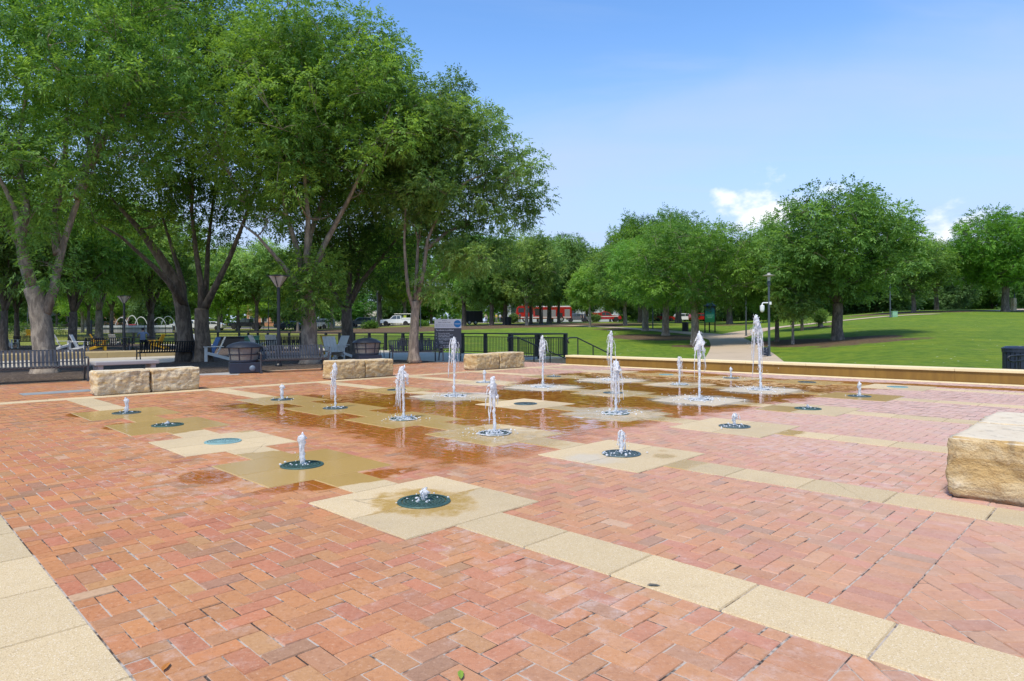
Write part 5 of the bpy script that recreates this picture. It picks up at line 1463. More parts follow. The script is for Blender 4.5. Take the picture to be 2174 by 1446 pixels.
# T3 thick mid trunk with leafy sprouts
b = base_at(657, 773)
build_tree("ash_tree", "thick mid trunk wrapped in leafy sprouts, beside the big white chair", b, (BARK, LEAF_A), rg(3),
           [px_local(b, 658, 776), px_local(b, 657, 720), px_local(b, 655, 670), px_local(b, 650, 620), px_local(b, 648, 585)],
           [[px_local(b, 650, 620), px_local(b, 655, 540, -.2), px_local(b, 650, 460, -.4), px_local(b, 645, 350, -.6), px_local(b, 640, 200, -.8), px_local(b, 640, 80, -.8)],
            [px_local(b, 648, 600), px_local(b, 630, 530, .2), px_local(b, 605, 450, .3), px_local(b, 590, 350, .4), px_local(b, 570, 230, .5)],
            [px_local(b, 650, 610), px_local(b, 690, 520, 0), px_local(b, 740, 420, -.3), px_local(b, 790, 320, -.6), px_local(b, 830, 220, -.8)],
            [px_local(b, 652, 640), px_local(b, 622, 590, -.5), px_local(b, 590, 545, -1.0), px_local(b, 545, 505, -1.4), px_local(b, 505, 470, -1.6)],
            [px_local(b, 648, 590), px_local(b, 660, 500, .8), px_local(b, 700, 380, 1.3), px_local(b, 730, 240, 1.6), px_local(b, 740, 120, 1.5)]],
           px_ells(b, [(690, 180, 190, 170, 0, 3.2), (600, 280, 150, 190, -.2, 3.0), (790, 260, 130, 160, 0, 2.6), (660, 400, 120, 90, 0, 2.4), (620, 90, 130, 100, 0, 2.5), (740, 110, 120, 90, 0, 2.2)]),
           165, .85, 12500, .31, (.14, .048), 4, .29, group=ASHG, core=.2,
           extra=[px_local(b, x_, y_, d_) for x_, y_, d_ in ((640, 610, -.35), (675, 590, -.3), (625, 645, -.3), (680, 640, -.35), (655, 560, -.5), (690, 560, 0), (610, 590, -.2), (660, 625, -.45), (630, 560, .1))])
# T4 dark trunk behind
b = base_at(738, 759)
build_tree("ash_tree", "dark forked trunk between the big white chair and the farther fire lantern", b, (BARKD, LEAF_A), rg(4),
           [px_local(b, 738, 760), px_local(b, 738, 710), px_local(b, 736, 670), px_local(b, 736, 655)],
           [[px_local(b, 737, 672), px_local(b, 722, 640, 0), px_local(b, 706, 610, -.2), px_local(b, 690, 560, -.4), px_local(b, 670, 480, -.5), px_local(b, 650, 400, -.5)],
            [px_local(b, 737, 660), px_local(b, 742, 600, .3), px_local(b, 745, 540, .4), px_local(b, 738, 450, .5), px_local(b, 740, 330, .5)],
            [px_local(b, 738, 655), px_local(b, 768, 600, 0), px_local(b, 810, 550, -.3), px_local(b, 850, 500, -.5), px_local(b, 880, 420, -.6)],
            [px_local(b, 737, 665), px_local(b, 760, 580, .8), px_local(b, 785, 480, 1.2), px_local(b, 810, 360, 1.4)]],
           px_ells(b, [(760, 330, 170, 190, 0, 3.4), (840, 400, 120, 130, 0, 3.0), (680, 430, 100, 110, 0, 2.6), (810, 530, 130, 70, .4, 2.4), (720, 540, 90, 60, 0, 2)]),
           125, 1.1, 8500, .36, (.16, .055), 4, .27, group=ASHG, core=.25, tlo=-.08)
# T5 slim leaning crown to the right
b = base_at(879, 769)
build_tree("ash_tree", "slim trunk left of the rules sign whose crown reaches far right over the lawn", b, (BARK, LEAF_A), rg(5),
           [px_local(b, 879, 770), px_local(b, 878, 730), px_local(b, 880, 690), px_local(b, 882, 655), px_local(b, 882, 640)],
           [[px_local(b, 880, 660), px_local(b, 868, 620, 0), px_local(b, 860, 570, -.1), px_local(b, 858, 510, -.2), px_local(b, 862, 430, -.3), px_local(b, 880, 330, -.4), px_local(b, 900, 230, -.4)],
            [px_local(b, 882, 645), px_local(b, 884, 590, .2), px_local(b, 888, 520, .4), px_local(b, 900, 430, .5), px_local(b, 930, 330, .6), px_local(b, 960, 230, .6)],
            [px_local(b, 884, 645), px_local(b, 898, 580, 0), px_local(b, 905, 510, -.1), px_local(b, 940, 440, -.3), px_local(b, 990, 385, -.5), px_local(b, 1050, 360, -.7), px_local(b, 1105, 370, -.8)],
            [px_local(b, 902, 530, 0), px_local(b, 950, 490, .4), px_local(b, 1010, 470, .6), px_local(b, 1070, 455, .8)],
            [px_local(b, 882, 660), px_local(b, 906, 615, .3), px_local(b, 930, 580, .6), px_local(b, 965, 545, .8)]],
           px_ells(b, [(930, 270, 90, 105, 0, 2.4), (1000, 310, 85, 100, -.1, 2.2), (1075, 395, 68, 85, -.2, 1.9), (920, 400, 110, 90, .2, 2.4), (985, 480, 105, 48, .3, 2.0), (880, 330, 70, 120, .2, 2.0), (955, 225, 45, 55, 0, 1.2), (1015, 545, 85, 35, .4, 1.5)]),
           135, .64, 11000, .27, (.13, .046), 4, .19, group=ASHG, core=.15, extra=[px_local(b, x_, y_, 0) for x_, y_ in ((1135, 345), (1138, 420), (1120, 460), (1040, 250), (960, 175), (1090, 310), (905, 600), (925, 620))])

# ---- generic trees, built once per kind and copied
def proto(name, seed, mats, Ht, shape, r0, nclump, rc, nspray, L, lw, pairs, forkz, limbs, core=.3, multi=False, tlo=0.0):
    g = rg(seed)
    trunk = [(0, 0, -.15), (.03, 0, forkz * .5), (-.02, .03, forkz), (0.0, 0, forkz * 1.12)]
    ells_ = [((cx_ * 1.0, cy_, cz_), (rx, ry, rz)) for cx_, cy_, cz_, rx, ry, rz in shape]
    return build_tree(name, None, (0, 0, -500), mats, g, trunk, limbs, ells_, nclump, rc, nspray, L, lw, pairs, r0, core=core, tlo=tlo)
PROTO = {
 'vase': (proto("vase_tree", 21, (BARKD, LEAF_A), 9, [(0, 0, 6.2, 3.6, 3.4, 2.6), (1.2, .4, 7.2, 2.4, 2.2, 1.8), (-1.6, 0, 5.4, 2.4, 2.2, 1.7)], .24, 85, .95, 4600, .42, (.22, .085), 3, 1.9, 6), 9.0, 4.4),
 'vase2': (proto("vase_tree", 22, (BARKD, LEAF_C), 9, [(0, 0, 6.0, 3.4, 3.4, 2.6), (-1.4, .4, 7.0, 2.2, 2.2, 1.8), (1.8, 0, 5.0, 2.2, 2.2, 1.5)], .20, 80, .9, 4200, .42, (.22, .085), 3, 2.2, 5), 9.0, 4.3),
 'oak': (proto("oak_tree", 23, (BARKD, LEAF_B), 10, [(0, 0, 5.9, 4.4, 4.2, 3.5), (1.5, .5, 7.2, 2.8, 2.6, 2.3), (-2.4, 0, 5.6, 2.6, 2.6, 2.4), (2.9, 0, 4.6, 2.2, 2.4, 1.8), (-.5, -1, 3.9, 3.6, 3.0, 1.4)], .33, 190, .82, 12500, .34, (.17, .075), 3, 2.1, 6, .3), 9.7, 5.1),
 'live': (proto("live_oak", 24, (BARK, LEAF_B), 8, [(0, 0, 5.3, 4.6, 4.4, 2.6), (2.4, .5, 4.7, 2.8, 2.6, 2.0), (-2.6, 0, 4.5, 2.6, 2.6, 2.0), (0, 0, 6.6, 2.8, 2.6, 1.4)], .26, 150, .80, 8600, .34, (.16, .06), 3, 2.2, 6, .25, tlo=.05), 8.2, 5.0),
 'round': (proto("round_tree", 25, (BARKD, LEAF_B), 9, [(0, 0, 5.6, 3.0, 3.0, 3.2), (.8, .3, 6.9, 2.0, 2.0, 1.8), (-1.2, 0, 4.6, 2.0, 2.0, 1.7)], .20, 80, .9, 4400, .42, (.22, .10), 2, 2.0, 5), 9.0, 3.6),
 'light': (proto("light_tree", 26, (BARK, LEAF_C), 9, [(0, 0, 5.4, 3.2, 3.2, 3.2), (1.2, .3, 6.9, 1.9, 2.0, 1.7), (-1.4, 0, 4.4, 2.0, 2.0, 1.6)], .18, 85, .85, 4400, .42, (.20, .08), 3, 1.7, 5), 8.9, 3.8),
 'dark': (proto("wood_tree", 27, (BARKD, LEAF_D), 10, [(0, 0, 5.2, 3.8, 3.6, 4.4), (1.6, .3, 7.2, 2.4, 2.4, 2.6), (-2.0, 0, 4.4, 2.6, 2.4, 2.8), (0, -.6, 2.4, 3.0, 2.6, 1.6)], .24, 90, 1.15, 4600, .5, (.32, .15), 2, 1.4, 5), 10.2, 4.6),
 'young': (proto("young_tree", 28, (BARK, LEAF_C), 4, [(0, 0, 3.0, 1.3, 1.3, 1.2), (.4, .1, 3.9, .8, .8, .8), (-.6, 0, 2.6, .8, .8, .6)], .09, 40, .5, 2000, .3, (.16, .06), 3, 1.3, 4), 4.8, 1.75),
}
_used = set()
def put_tree(kind, p, Ht, Wd, label, group, rz=None):
    """a copy of one kind of tree: height Ht, crown half width Wd"""
    src, h0, w0 = PROTO[kind]
    if kind in _used: t = copy_tree(src)
    else: t = src; _used.add(kind)
    t.location = p; s_ = Wd / w0; t.scale = (s_, s_, Ht / h0); t.rotation_euler = (0, 0, rnd.uniform(0, 6.28) if rz is None else rz)
    tagp(t, label, "tree", group); return t
def tree_px(kind, px, py, top, hw, label, group, Y=None, rz=None, flat=False):
    if flat: p = Vector(flat_at(px, py))
    elif Y is None: p = drop(px, py)
    else:
        v = atY(px, py, Y); p = Vector((v.x, Y, float(terrain(v.x, Y))))
    s_ = p.y / F_PX
    put_tree(kind, p - Vector((0, 0, .05)), atY(px, top, p.y).z - p.z, hw * s_, label, group, rz)
GL = "trees on the lawn"; GB = "trees behind the seating area"; GF = "trees in the far rows"; GW = "dark wood trees along the skyline"
for a in (
 ('oak', 1778, 722, 393, 188, "big broad dark green tree standing alone right of the lamp post with the camera", GL),
 ('live', 1475, 732, 462, 168, "spreading grey green tree in front of the path, left of the kiosk", GL),
 ('live', 1413, 712, 492, 150, "dark leaning trunk under the spreading tree, right one of two", GL),
 ('live', 1370, 703, 505, 140, "dark trunk under the spreading tree, left one of two", GL),
 ('young', 1252, 694.5, 552, 52, "small bright young tree in front of the red pickup", GL),
 ('light', 1327, 691, 510, 95, "bright green tree right of the red pickup", GL),
 ('oak', 1650, 725, 535, 75, "small dark tree immediately right of the lamp post with the camera", GL),
 ('young', 1684, 731, 575, 60, "thin slanting young tree between the lamp post and the big broad tree", GL),
 ('round', 1703, 702, 540, 62, "small dark tree left of the big broad tree, beyond the path edge", GL),
 ('oak', 1549, 688, 520, 105, "thick trunk on the far grass just right of the notice kiosk", GL),
 ('oak', 1597, 676, 510, 90, "tree behind the inner bend lamp, near the tan marker", GL),
 ('round', 1642, 670, 452, 48, "tall narrow dark tree top rising behind the camera lamp post", GL),
 ('round', 1940, 664, 505, 85, "tree with a brown trunk on bare earth right of the green utility box", GL),
 ('vase', 1988, 658, 510, 85, "forked slender tree in front of the dark wood at the right", GL),
 ('oak', 2135, 662, 438, 120, "tallest dense tree at the right picture edge", GL),
 ('round', 2055, 655, 520, 85, "dense tree left of the tallest one at the right edge", GL),
 ('oak', 1205, 681, 500, 85, "forked tree in front of the fire engine's rear end", GF),
 ('oak', 1166, 686, 495, 80, "upright tree hiding the middle of the fire engine", GF),
 ('light', 1118, 691, 490, 80, "tree with pale trunk at the front of the fire engine", GF),
 ('round', 1148, 687.5, 505, 62, "dark tree between the two halves of the fire engine", GF),
 ('round', 1186, 686, 500, 62, "dark tree covering the lockers of the fire engine", GF),
 ('round', 1127, 688, 500, 70, "dark slim tree close behind the pale trunk at the fire engine", GF),
 ('oak', 1073, 690, 500, 85, "dark trunk beside the black bin, left of the fire engine", GF),
 ('oak', 1044, 691, 505, 80, "grey trunk right of the black trailer", GF),
 ('vase', 985, 692, 500, 95, "dark many stemmed tree in front of the black trailer", GF),
 ('round', 1246, 683, 520, 72, "dark tree left of the red pickup, by the two standing persons", GF),
 ('oak', 1440, 683, 438, 105, "tall tree whose crown tops the spreading tree", GF, 105),
 ('oak', 1360, 684, 448, 90, "tall dark tree behind the left part of the spreading tree", GF, 110),
 ('dark', 1600, 668, 500, 110, "dark tree filling the gap behind the kiosk", GF, 118),
 ('dark', 1700, 664, 520, 100, "dark tree behind the upper path, left of the big broad tree", GF, 122),
 ('dark', 1860, 656, 530, 110, "dark tree behind the big broad tree's right side", GF, 118),
 ('vase', 805, 692, 470, 110, "tree with stout trunk left of the white utility truck", GF),
 ('light', 860, 690, 520, 80, "light green tree behind the white utility truck", GF, 128),
 ('light', 705, 698, 500, 85, "tree in front of the pale silver car", GF),
 ('light', 632, 704, 520, 60, "thin trunk in front of the dark blue sedan", GF),
 ('vase2', 545, 704, 505, 95, "thin trunk right of the black pickup", GF),
 ('vase2', 505, 704, 515, 85, "trunk in front of the black pickup's bonnet", GF),
 ('light', 464, 705, 540, 70, "slim trunk left of the black pickup", GF),
 ('vase', 321, 737, 430, 150, "mid distance tree right of the seated person", GB),
 ('vase', 210, 726, 440, 150, "dark tree left of the seated person, behind the blue bench", GB),
 ('vase2', 237, 722, 510, 90, "small forked grey tree close left of the lamp by the seated person", GB),
 ('vase', 155, 744, 400, 170, "dark vase shaped tree directly right of the fat pale trunk", GB),
 ('vase', 9, 748, 380, 150, "thick dark tree at the left picture edge", GB),
 ('vase2', 36, 738, 470, 110, "crooked tree right of the thick left edge trunk", GB),
 ('vase2', 188, 712, 520, 75, "slim tree with ivy collar near the blue gate", GB),
 ('light', 175, 706, 540, 70, "tree on the sunny grass beyond the far tables", GB),
 ('vase2', 375, 706, 530, 80, "dark trunk in front of the white play arches", GB),
 ('vase', 90, 715, 480, 110, "tree half hidden behind the fat pale trunk", GB),
 ('vase', -60, 745, 380, 150, "tree just entering at the extreme left edge", GB),
 ('vase2', -260, 742, 380, 150, "outer tree well left of the tan edgings", GB),
 ('vase', -420, 760, 330, 170, "outermost tree on the mulch left of the long bench", GB),
 ('light', -330, 728, 420, 130, "pale green tree beyond the left end of the tan edgings", GB)):
    kind, px, py, top, hw, lb, gp_ = a[:7]
    if 0 < px < 340 and py > 718 or px < 0: tree_px(kind, px, py, top, hw, lb, gp_, flat=True)
    else: tree_px(kind, px, py, top, hw, lb, gp_, Y=a[7] if len(a) > 7 else None)
# far row beyond the road: nothing tells these apart
for k in range(44):
    X = -205 + k * 6.6 + rnd.uniform(-2, 2); Y = rnd.uniform(150, 185)
    kd = rnd.choice(['round', 'light', 'vase2', 'oak', 'dark'])
    if X / Y * F_PX + CX > 1330: continue
    put_tree(kd, Vector((X, Y, float(terrain(X, Y)) - .1)), rnd.uniform(9, 14), rnd.uniform(5, 7.5), "leafy street tree in the far row beyond the road and the parked vehicles", "street trees beyond the road")
for k in range(34):
    px = 1330 + k * 29 + rnd.uniform(-8, 8); Y = rnd.uniform(128, 165); v = atY(px, 660, Y); z = float(terrain(v.x, Y))
    put_tree('dark' if rnd.random() < .7 else 'round', Vector((v.x, Y, z - .3)), rnd.uniform(10, 13.5) * (1.0 if px < 1900 else 1.1), rnd.uniform(4.6, 6.4), "dark tree of the wood that closes the lawn behind the path", "dark trees of the wood behind the lawn")
# sprouting stump
p = drop(1742, 694); s_ = p.y / F_PX
build_tree("pollard_stump", "short pollarded trunk with a tuft of green sprouts left of the big broad tree", p, (BARK, LEAF_C), rg(41), [(0, 0, -.1), (.02, 0, .7), (0, 0, 16 * s_)], [[(0, 0, 15 * s_), (-.3, 0, 22 * s_), (-.6, 0, 30 * s_)], [(0, 0, 15 * s_), (.2, 0, 20 * s_), (.35, 0, 26 * s_)]],
           [((-.05, 0, 23 * s_), (8 * s_, .4, 9 * s_))], 14, .28, 900, .3, (.15, .05), 3, .22, group="trees on the lawn")
# shrubs
def shrub(label, p, w, h, seed, mat=LEAF_B):
    t = thing("shrub", label, "shrub", p, 0, "low shrubs near the road"); g = rg(seed)
    cl = sample_clumps(g, [((0, 0, h * .5), (w / 2, w / 2.4, h * .48))], 30, .22); n = 34
    d = g.normal(size=(len(cl), n, 3)); d /= np.linalg.norm(d, axis=2)[:, :, None]
    P = (cl[:, None] + d * g.uniform(.1, 1, (len(cl), n, 1)) * min(w, h * 1.6) * .22).reshape(-1, 3); P[:, 2] = np.maximum(P[:, 2], .05)
    V, Q, T = leaf_sprays(g, P, d.reshape(-1, 3), np.full(len(P), .22), (.16, .07), 2, g.uniform(.1, .7, len(P))); npmesh("foliage", V, Q, mat, t, attrs={'tone': ('FLOAT', T)})
    m = MB()
    for k in range(7):
        e = Vector(cl[g.integers(len(cl))]); m.tube([(g.normal(0, .06), g.normal(0, .06), -.05), e * .5, e], [.03, .02, .01], 5)
    m.build("stems", BARKD, t)
for px, py, w, h, lb in ((786, 698, 2.6, 1.2, "dark round shrub before the silver grey van"), (895, 693, 2.2, .9, "low dark shrub right of the white utility truck"), (1263, 683.5, 2.0, 1.6, "spiky dark shrub at the tail of the red pickup"), (62, 712, 9, 1.6, "long dark hedge left of the fat pale trunk"), (1090, 686, 1.6, 1.6, "dark shrub at the front corner of the fire engine")):
    p = drop(px, py); shrub(lb, p, w, h, int(px))
# ------------------------------------------------------------------ vehicles
def wheel(parent, x, y, r, w=.24):
    t = MB().lathe([(r * .62, -w / 2), (r * .95, -w / 2), (r, -w * .32), (r, w * .32), (r * .95, w / 2), (r * .62, w / 2)], 20, cap=False).build("wheel", TYRE, parent, smooth=True, angle=.6)
    t.rotation_euler = (math.pi / 2, 0, 0); t.location = (x, y, r)
    MB().lathe([(r * .64, -w * .36), (r * .5, -w * .42), (.03, -w * .44)], 16).lathe([(r * .64, w * .36), (r * .5, w * .42), (.03, w * .44)], 16).build("rim", STEEL, t)
def side_panel(m, pts, y, th=.012):
    """a flat side window / panel from (x,z) points standing proud of the body at side y"""
    m.prism(pts, y - th, y + th)
def body_loft(prof, W_, tumble):
    """side outline prof [(x,z)]; width narrows with height by tumble (per metre above 0.9)"""
    m = MB(); n = len(prof); vs = []
    def hw(z, f): return (W_ / 2 - max(0, z - .95) * tumble) * f
    for f in (-1, -.92, .92, 1):
        for x, z in prof:
            k = 0.0 if abs(f) < .95 else .045
            zc = sum(p[1] for p in prof) / n; xc = sum(p[0] for p in prof) / n
            vs.append((x + (xc - x) * k, hw(z, f), z + (zc - z) * k))
    fs = [tuple(range(n)), tuple(range(4 * n - 1, 3 * n - 1, -1))]
    for s in range(3):
        for i in range(n): fs.append((s * n + i, (s + 1) * n + i, (s + 1) * n + (i + 1) % n, s * n + (i + 1) % n))
    return m.add(vs, fs)
LAMPW = pm("clear headlamp", (.65, .66, .64), .15, .05); LAMPR = pm("red tail lamp", (.45, .015, .012), .25, .05)
def vehicle(name, label, cat, p, rot, prof, glass, W_, wheels, paint, r=.36, tumble=.16, extras=None, group="vehicles parked beyond the trees"):
    t = thing(name, label, cat, p, rot, group)
    body_loft(prof, W_, tumble).build("body", paint, t, smooth=True, angle=.5)
    for wx in wheels:
        for s in (-1, 1):
            MB().lathe([(r * 1.16, -.02), (r * 1.16, .02)], 20).build("wheel_arch", TYRE, t, loc=(wx, s * (W_ / 2 + .002), r)).rotation_euler = (math.pi / 2, 0, 0)
            wheel(t, wx, s * (W_ / 2 - .10), r)
    for poly in glass:
        for s in (-1, 1):
            zc = sum(q[1] for q in poly) / len(poly); y = s * (W_ / 2 - max(0, zc - .95) * tumble + .004)
            m = MB(); m.prism(poly, -.012, .012); o_ = m.build("window", GLASS, t); o_.location = (0, y, 0); 
            o_.rotation_euler = (s * math.atan(tumble), 0, 0); o_.location = (0, y + s * math.sin(math.atan(tumble)) * zc, zc * (1 - math.cos(math.atan(tumble))))
    xs = [q[0] for q in prof]; x0, x1 = min(xs), max(xs)
    for s in (-1, 1):
        MB().box((x1 - .06, s * (W_ / 2 - .22), .82), (.10, .30, .14), ch=.02).build("headlight", LAMPW, t)
        MB().box((x0 + .05, s * (W_ / 2 - .12), .95), (.08, .14, .26), ch=.02).build("tail_light", LAMPR, t)
    if extras: extras(t)
    return t
P_PICK = [(-2.9, .55), (-2.9, 1.12), (-1.02, 1.14), (-.95, 1.86), (.05, 1.90), (.55, 1.82), (1.15, 1.20), (2.75, 1.10), (2.92, .85), (2.90, .45), (-2.75, .42)]
W_PICK = [[(-.85, 1.22), (-.80, 1.78), (-.22, 1.80), (-.22, 1.20)], [(-.14, 1.20), (-.14, 1.80), (.42, 1.76), (.92, 1.22)]]
P_SED = [(-2.35, .50), (-2.38, .95), (-1.9, 1.06), (-1.2, 1.40), (-.3, 1.48), (.45, 1.40), (1.15, 1.02), (2.15, .88), (2.35, .68), (2.32, .35), (-2.25, .33)]
W_SED = [[(-1.45, 1.06), (-1.08, 1.34), (-.35, 1.41), (-.35, 1.04)], [(-.27, 1.04), (-.27, 1.41), (.38, 1.34), (.85, 1.03)]]
P_SUV = [(-2.3, .55), (-2.36, 1.10), (-2.1, 1.62), (-1.6, 1.72), (.2, 1.74), (.65, 1.62), (1.15, 1.14), (2.1, 1.02), (2.34, .80), (2.32, .40), (-2.2, .38)]
W_SUV = [[(-2.0, 1.18), (-1.82, 1.58), (-1.25, 1.62), (-1.25, 1.16)], [(-1.17, 1.16), (-1.17, 1.63), (-.32, 1.64), (-.32, 1.14)], [(-.24, 1.14), (-.24, 1.64), (.52, 1.56), (.92, 1.14)]]
def paint(n, c): return pm(n, c, .28, .05, 2, 0, 60, 0, .5, .6)
P_BLK, P_NVY, P_WHT, P_SLV, P_GRY, P_RED = paint("black car paint", (.012, .013, .016)), paint("navy car paint", (.014, .024, .055)), paint("white car paint", (.68, .69, .70)), paint("silver car paint", (.42, .43, .44)), paint("graphite car paint", (.10, .105, .11)), paint("fire red paint", (.32, .017, .012))
CREAM = pm("beige work shirt", (.52, .43, .30), .8)
def vpx(px, py, Y=None):
    p = drop(px, py) if Y is None else Vector((atY(px, py, Y).x, Y, 0))
    p.z = float(terrain(p.x, p.y)) + .05; return p
def at_depth(px, py, Y):
    v = atY(px, py, Y); return Vector((v.x, Y, float(terrain(v.x, Y)) + .04))
def bed_rails(t):
    MB().box((-1.95, 0, 1.15), (1.75, 1.5, .05)).build("bed_cover", TYRE, t)
def rack(t):
    m = MB()
    for x in (-2.75, -1.15, .0):
        for s in (-1, 1): m.tube([(x, s * .85, 1.1), (x, s * .85, 2.15)], .03, 6)
        m.tube([(x, -.85, 2.15), (x, .85, 2.15)], .03, 6)
    for s in (-1, 0, 1): m.tube([(-2.85, s * .85, 2.17), (.3, s * .85, 2.17)], .03, 6)
    m.build("ladder_rack", STEEL, t)
    for s in (-1, 1): MB().box((-1.95, s * .93, 1.28), (1.7, .14, .34), ch=.02).build("tool_box", P_WHT, t)
    MB().box((-1.5, -.45, 1.55), (.5, .5, .75), ch=.04).build("load", pm("hi vis yellow", (.55, .60, .05), .7), t)
YR = 126.0
vehicle("pickup_truck", "black pickup truck parked behind thin trunks left of the black lamp post", "truck", at_depth(523, 704, 118), math.pi, P_PICK, W_PICK, 2.0, (-1.85, 1.85), P_BLK, .40, extras=bed_rails)
vehicle("sedan", "dark blue sedan parked behind the black lamp post", "car", at_depth(614, 704, 112), math.pi, P_SED, W_SED, 1.82, (-1.42, 1.42), P_NVY, .34)
vehicle("suv", "silver suv seen between the thick mid trunk and the dark forked trunk", "car", at_depth(684, 699, 116), math.pi - .5, P_SUV, W_SUV, 1.9, (-1.4, 1.42), P_SLV, .36)
vehicle("minivan", "graphite minivan left of the white utility truck", "van", at_depth(768, 697, 122), math.pi, P_SUV, W_SUV, 1.95, (-1.4, 1.42), P_GRY, .36)
vehicle("utility_truck", "white utility pickup with ladder rack and tool boxes", "truck", at_depth(842, 694, 122), math.pi, P_PICK, W_PICK, 2.0, (-1.85, 1.85), P_WHT, .40, extras=rack)
vehicle("suv", "white car nose showing left of the twin dark trunks", "car", at_depth(392, 707, 112), math.pi, P_SUV, W_SUV, 1.9, (-1.4, 1.42), P_WHT, .36)
vehicle("sedan", "white car showing right of the twin dark trunks", "car", at_depth(448, 706, 112), math.pi, P_SED, W_SED, 1.85, (-1.4, 1.42), P_WHT, .34)
def lightbar(t):
    MB().box((-.35, 0, 1.97), (.28, 1.2, .12), ch=.03).build("light_bar", pm("red lens", (.45, .02, .02), .2), t); MB().box((-1.95, 0, 1.42), (1.8, 1.75, .62), ch=.08).build("bed_cap", P_RED, t)
    MB().box((0, -1.005, .98), (4.6, .012, .10)).build("stripe", pm("white stripe", (.7, .7, .68), .4), t)
vehicle("fire_pickup", "red fire service pickup with bed cap and light bar, right of the fire engine", "truck", at_depth(1286, 681, 126), 0.0, P_PICK, W_PICK, 2.0, (-1.85, 1.85), P_RED, .42, extras=lightbar)
vehicle("minivan", "grey van parked right behind the fire engine's tail", "van", at_depth(1226, 681, 133), 0, P_SUV, W_SUV, 2.0, (-1.4, 1.42), P_GRY, .36)
vehicle("minivan", "white van far behind the trees, left of the notice kiosk", "van", at_depth(1455, 674, 140), 0, P_SUV, W_SUV, 2.0, (-1.4, 1.42), P_WHT, .36)
vehicle("suv", "small red car far left of the white van behind the lawn rise", "car", at_depth(1408, 676, 138), .1, P_SUV, W_SUV, 1.9, (-1.4, 1.42), P_RED, .36)
vehicle("suv", "red car seen just left of the notice kiosk on the far rise", "car", at_depth(1487, 672.5, 138), .2, P_SUV, W_SUV, 1.9, (-1.4, 1.42), P_RED, .36)
# fire engine
p = at_depth(1154, 685, YR); t = thing("fire_engine", "red fire engine with open lockers and white top standing behind the trees", "fire engine", p, math.pi, "vehicles parked beyond the trees")
body_loft([(-5.4, .65), (-5.4, 2.75), (-5.2, 2.85), (2.0, 2.85), (2.05, .60)], 2.5, .0).build("body", P_RED, t)
body_loft([(2.15, .60), (2.15, 3.0), (2.4, 3.1), (4.7, 3.1), (5.15, 2.75), (5.4, 1.7), (5.45, .55)], 2.5, .02).build("cab", P_RED, t)
MB().box((-1.7, 0, 2.93), (6.9, 2.2, .22), ch=.04).build("ladder_deck", P_WHT, t)
MB().box((3.5, 0, 3.22), (.5, 1.9, .22), ch=.05).build("light_bar", pm("red lens", (.45, .02, .02), .2), t)
for s in (-1, 1):
    for x0, x1, z0, z1, mm in ((-5.0, -4.0, 1.0, 2.4, pm("roller shutter", (.22, .22, .23), .4, .15, 3)), (-3.6, -2.5, .9, 1.7, TYRE), (-2.3, -1.1, 1.0, 2.3, pm("roller shutter", (.4, .41, .42))), (-.8, .4, 1.0, 2.3, pm("roller shutter", (.4, .41, .42))), (.6, 1.7, 1.2, 2.5, TYRE)):
        MB().box(((x0 + x1) / 2, s * 1.256, (z0 + z1) / 2), (x1 - x0, .02, z1 - z0), ch=.005).build("locker", mm, t)
    for x0, x1 in ((2.5, 3.5), (3.8, 4.9)): MB().box(((x0 + x1) / 2, s * 1.262, 2.25), (x1 - x0, .02, .8), ch=.02).build("window", GLASS, t)
    MB().box((0, s * 1.262, .88), (10.4, .016, .14)).build("stripe", pm("white stripe", (.7, .7, .68)), t)
    MB().box((5.42, s * .9, 1.05), (.12, .4, .2), ch=.03).build("headlight", LAMPW, t)
    for wx in (-3.4, 3.6): wheel(t, wx, s * 1.1, .52, .34)
MB().box((5.5, 0, .68), (.3, 2.5, .32), ch=.05).build("bumper", STEEL, t); MB().box((5.38, 0, 2.2), (.05, 2.1, .8)).build("windscreen", GLASS, t)
# black box trailer
p = at_depth(1003, 690, 106); s_ = 106 / F_PX
t = thing("box_trailer", "black box trailer beneath the many stemmed tree, right of the rules sign", "trailer", p, .1, "vehicles parked beyond the trees")
MB().box((0, 0, 1.3), (40 * s_ * 1.05, 1.9, 1.75), ch=.06).build("body", pm("matt black box", (.010, .010, .013), .55, .3, 4), t)
MB().box((.2, -.965, 1.3), (.03, .02, 1.7)).box((-.5, -.965, 1.3), (.03, .02, 1.7)).build("door_frame", pm("dark grey trim", (.05, .05, .055)), t)
for x in (-.5, .5):
    for s in (-1, 1): wheel(t, x, s * .95, .33)
MB().tube([(1.6, 0, .5), (2.5, 0, .45)], .05, 6).tube([(2.4, 0, .45), (2.4, 0, 0)], .04, 6).build("drawbar", BLACK, t)
p = drop(1079, 690); bin_slat("black litter bin under the trees left of the fire engine", p, 1.2, .95)

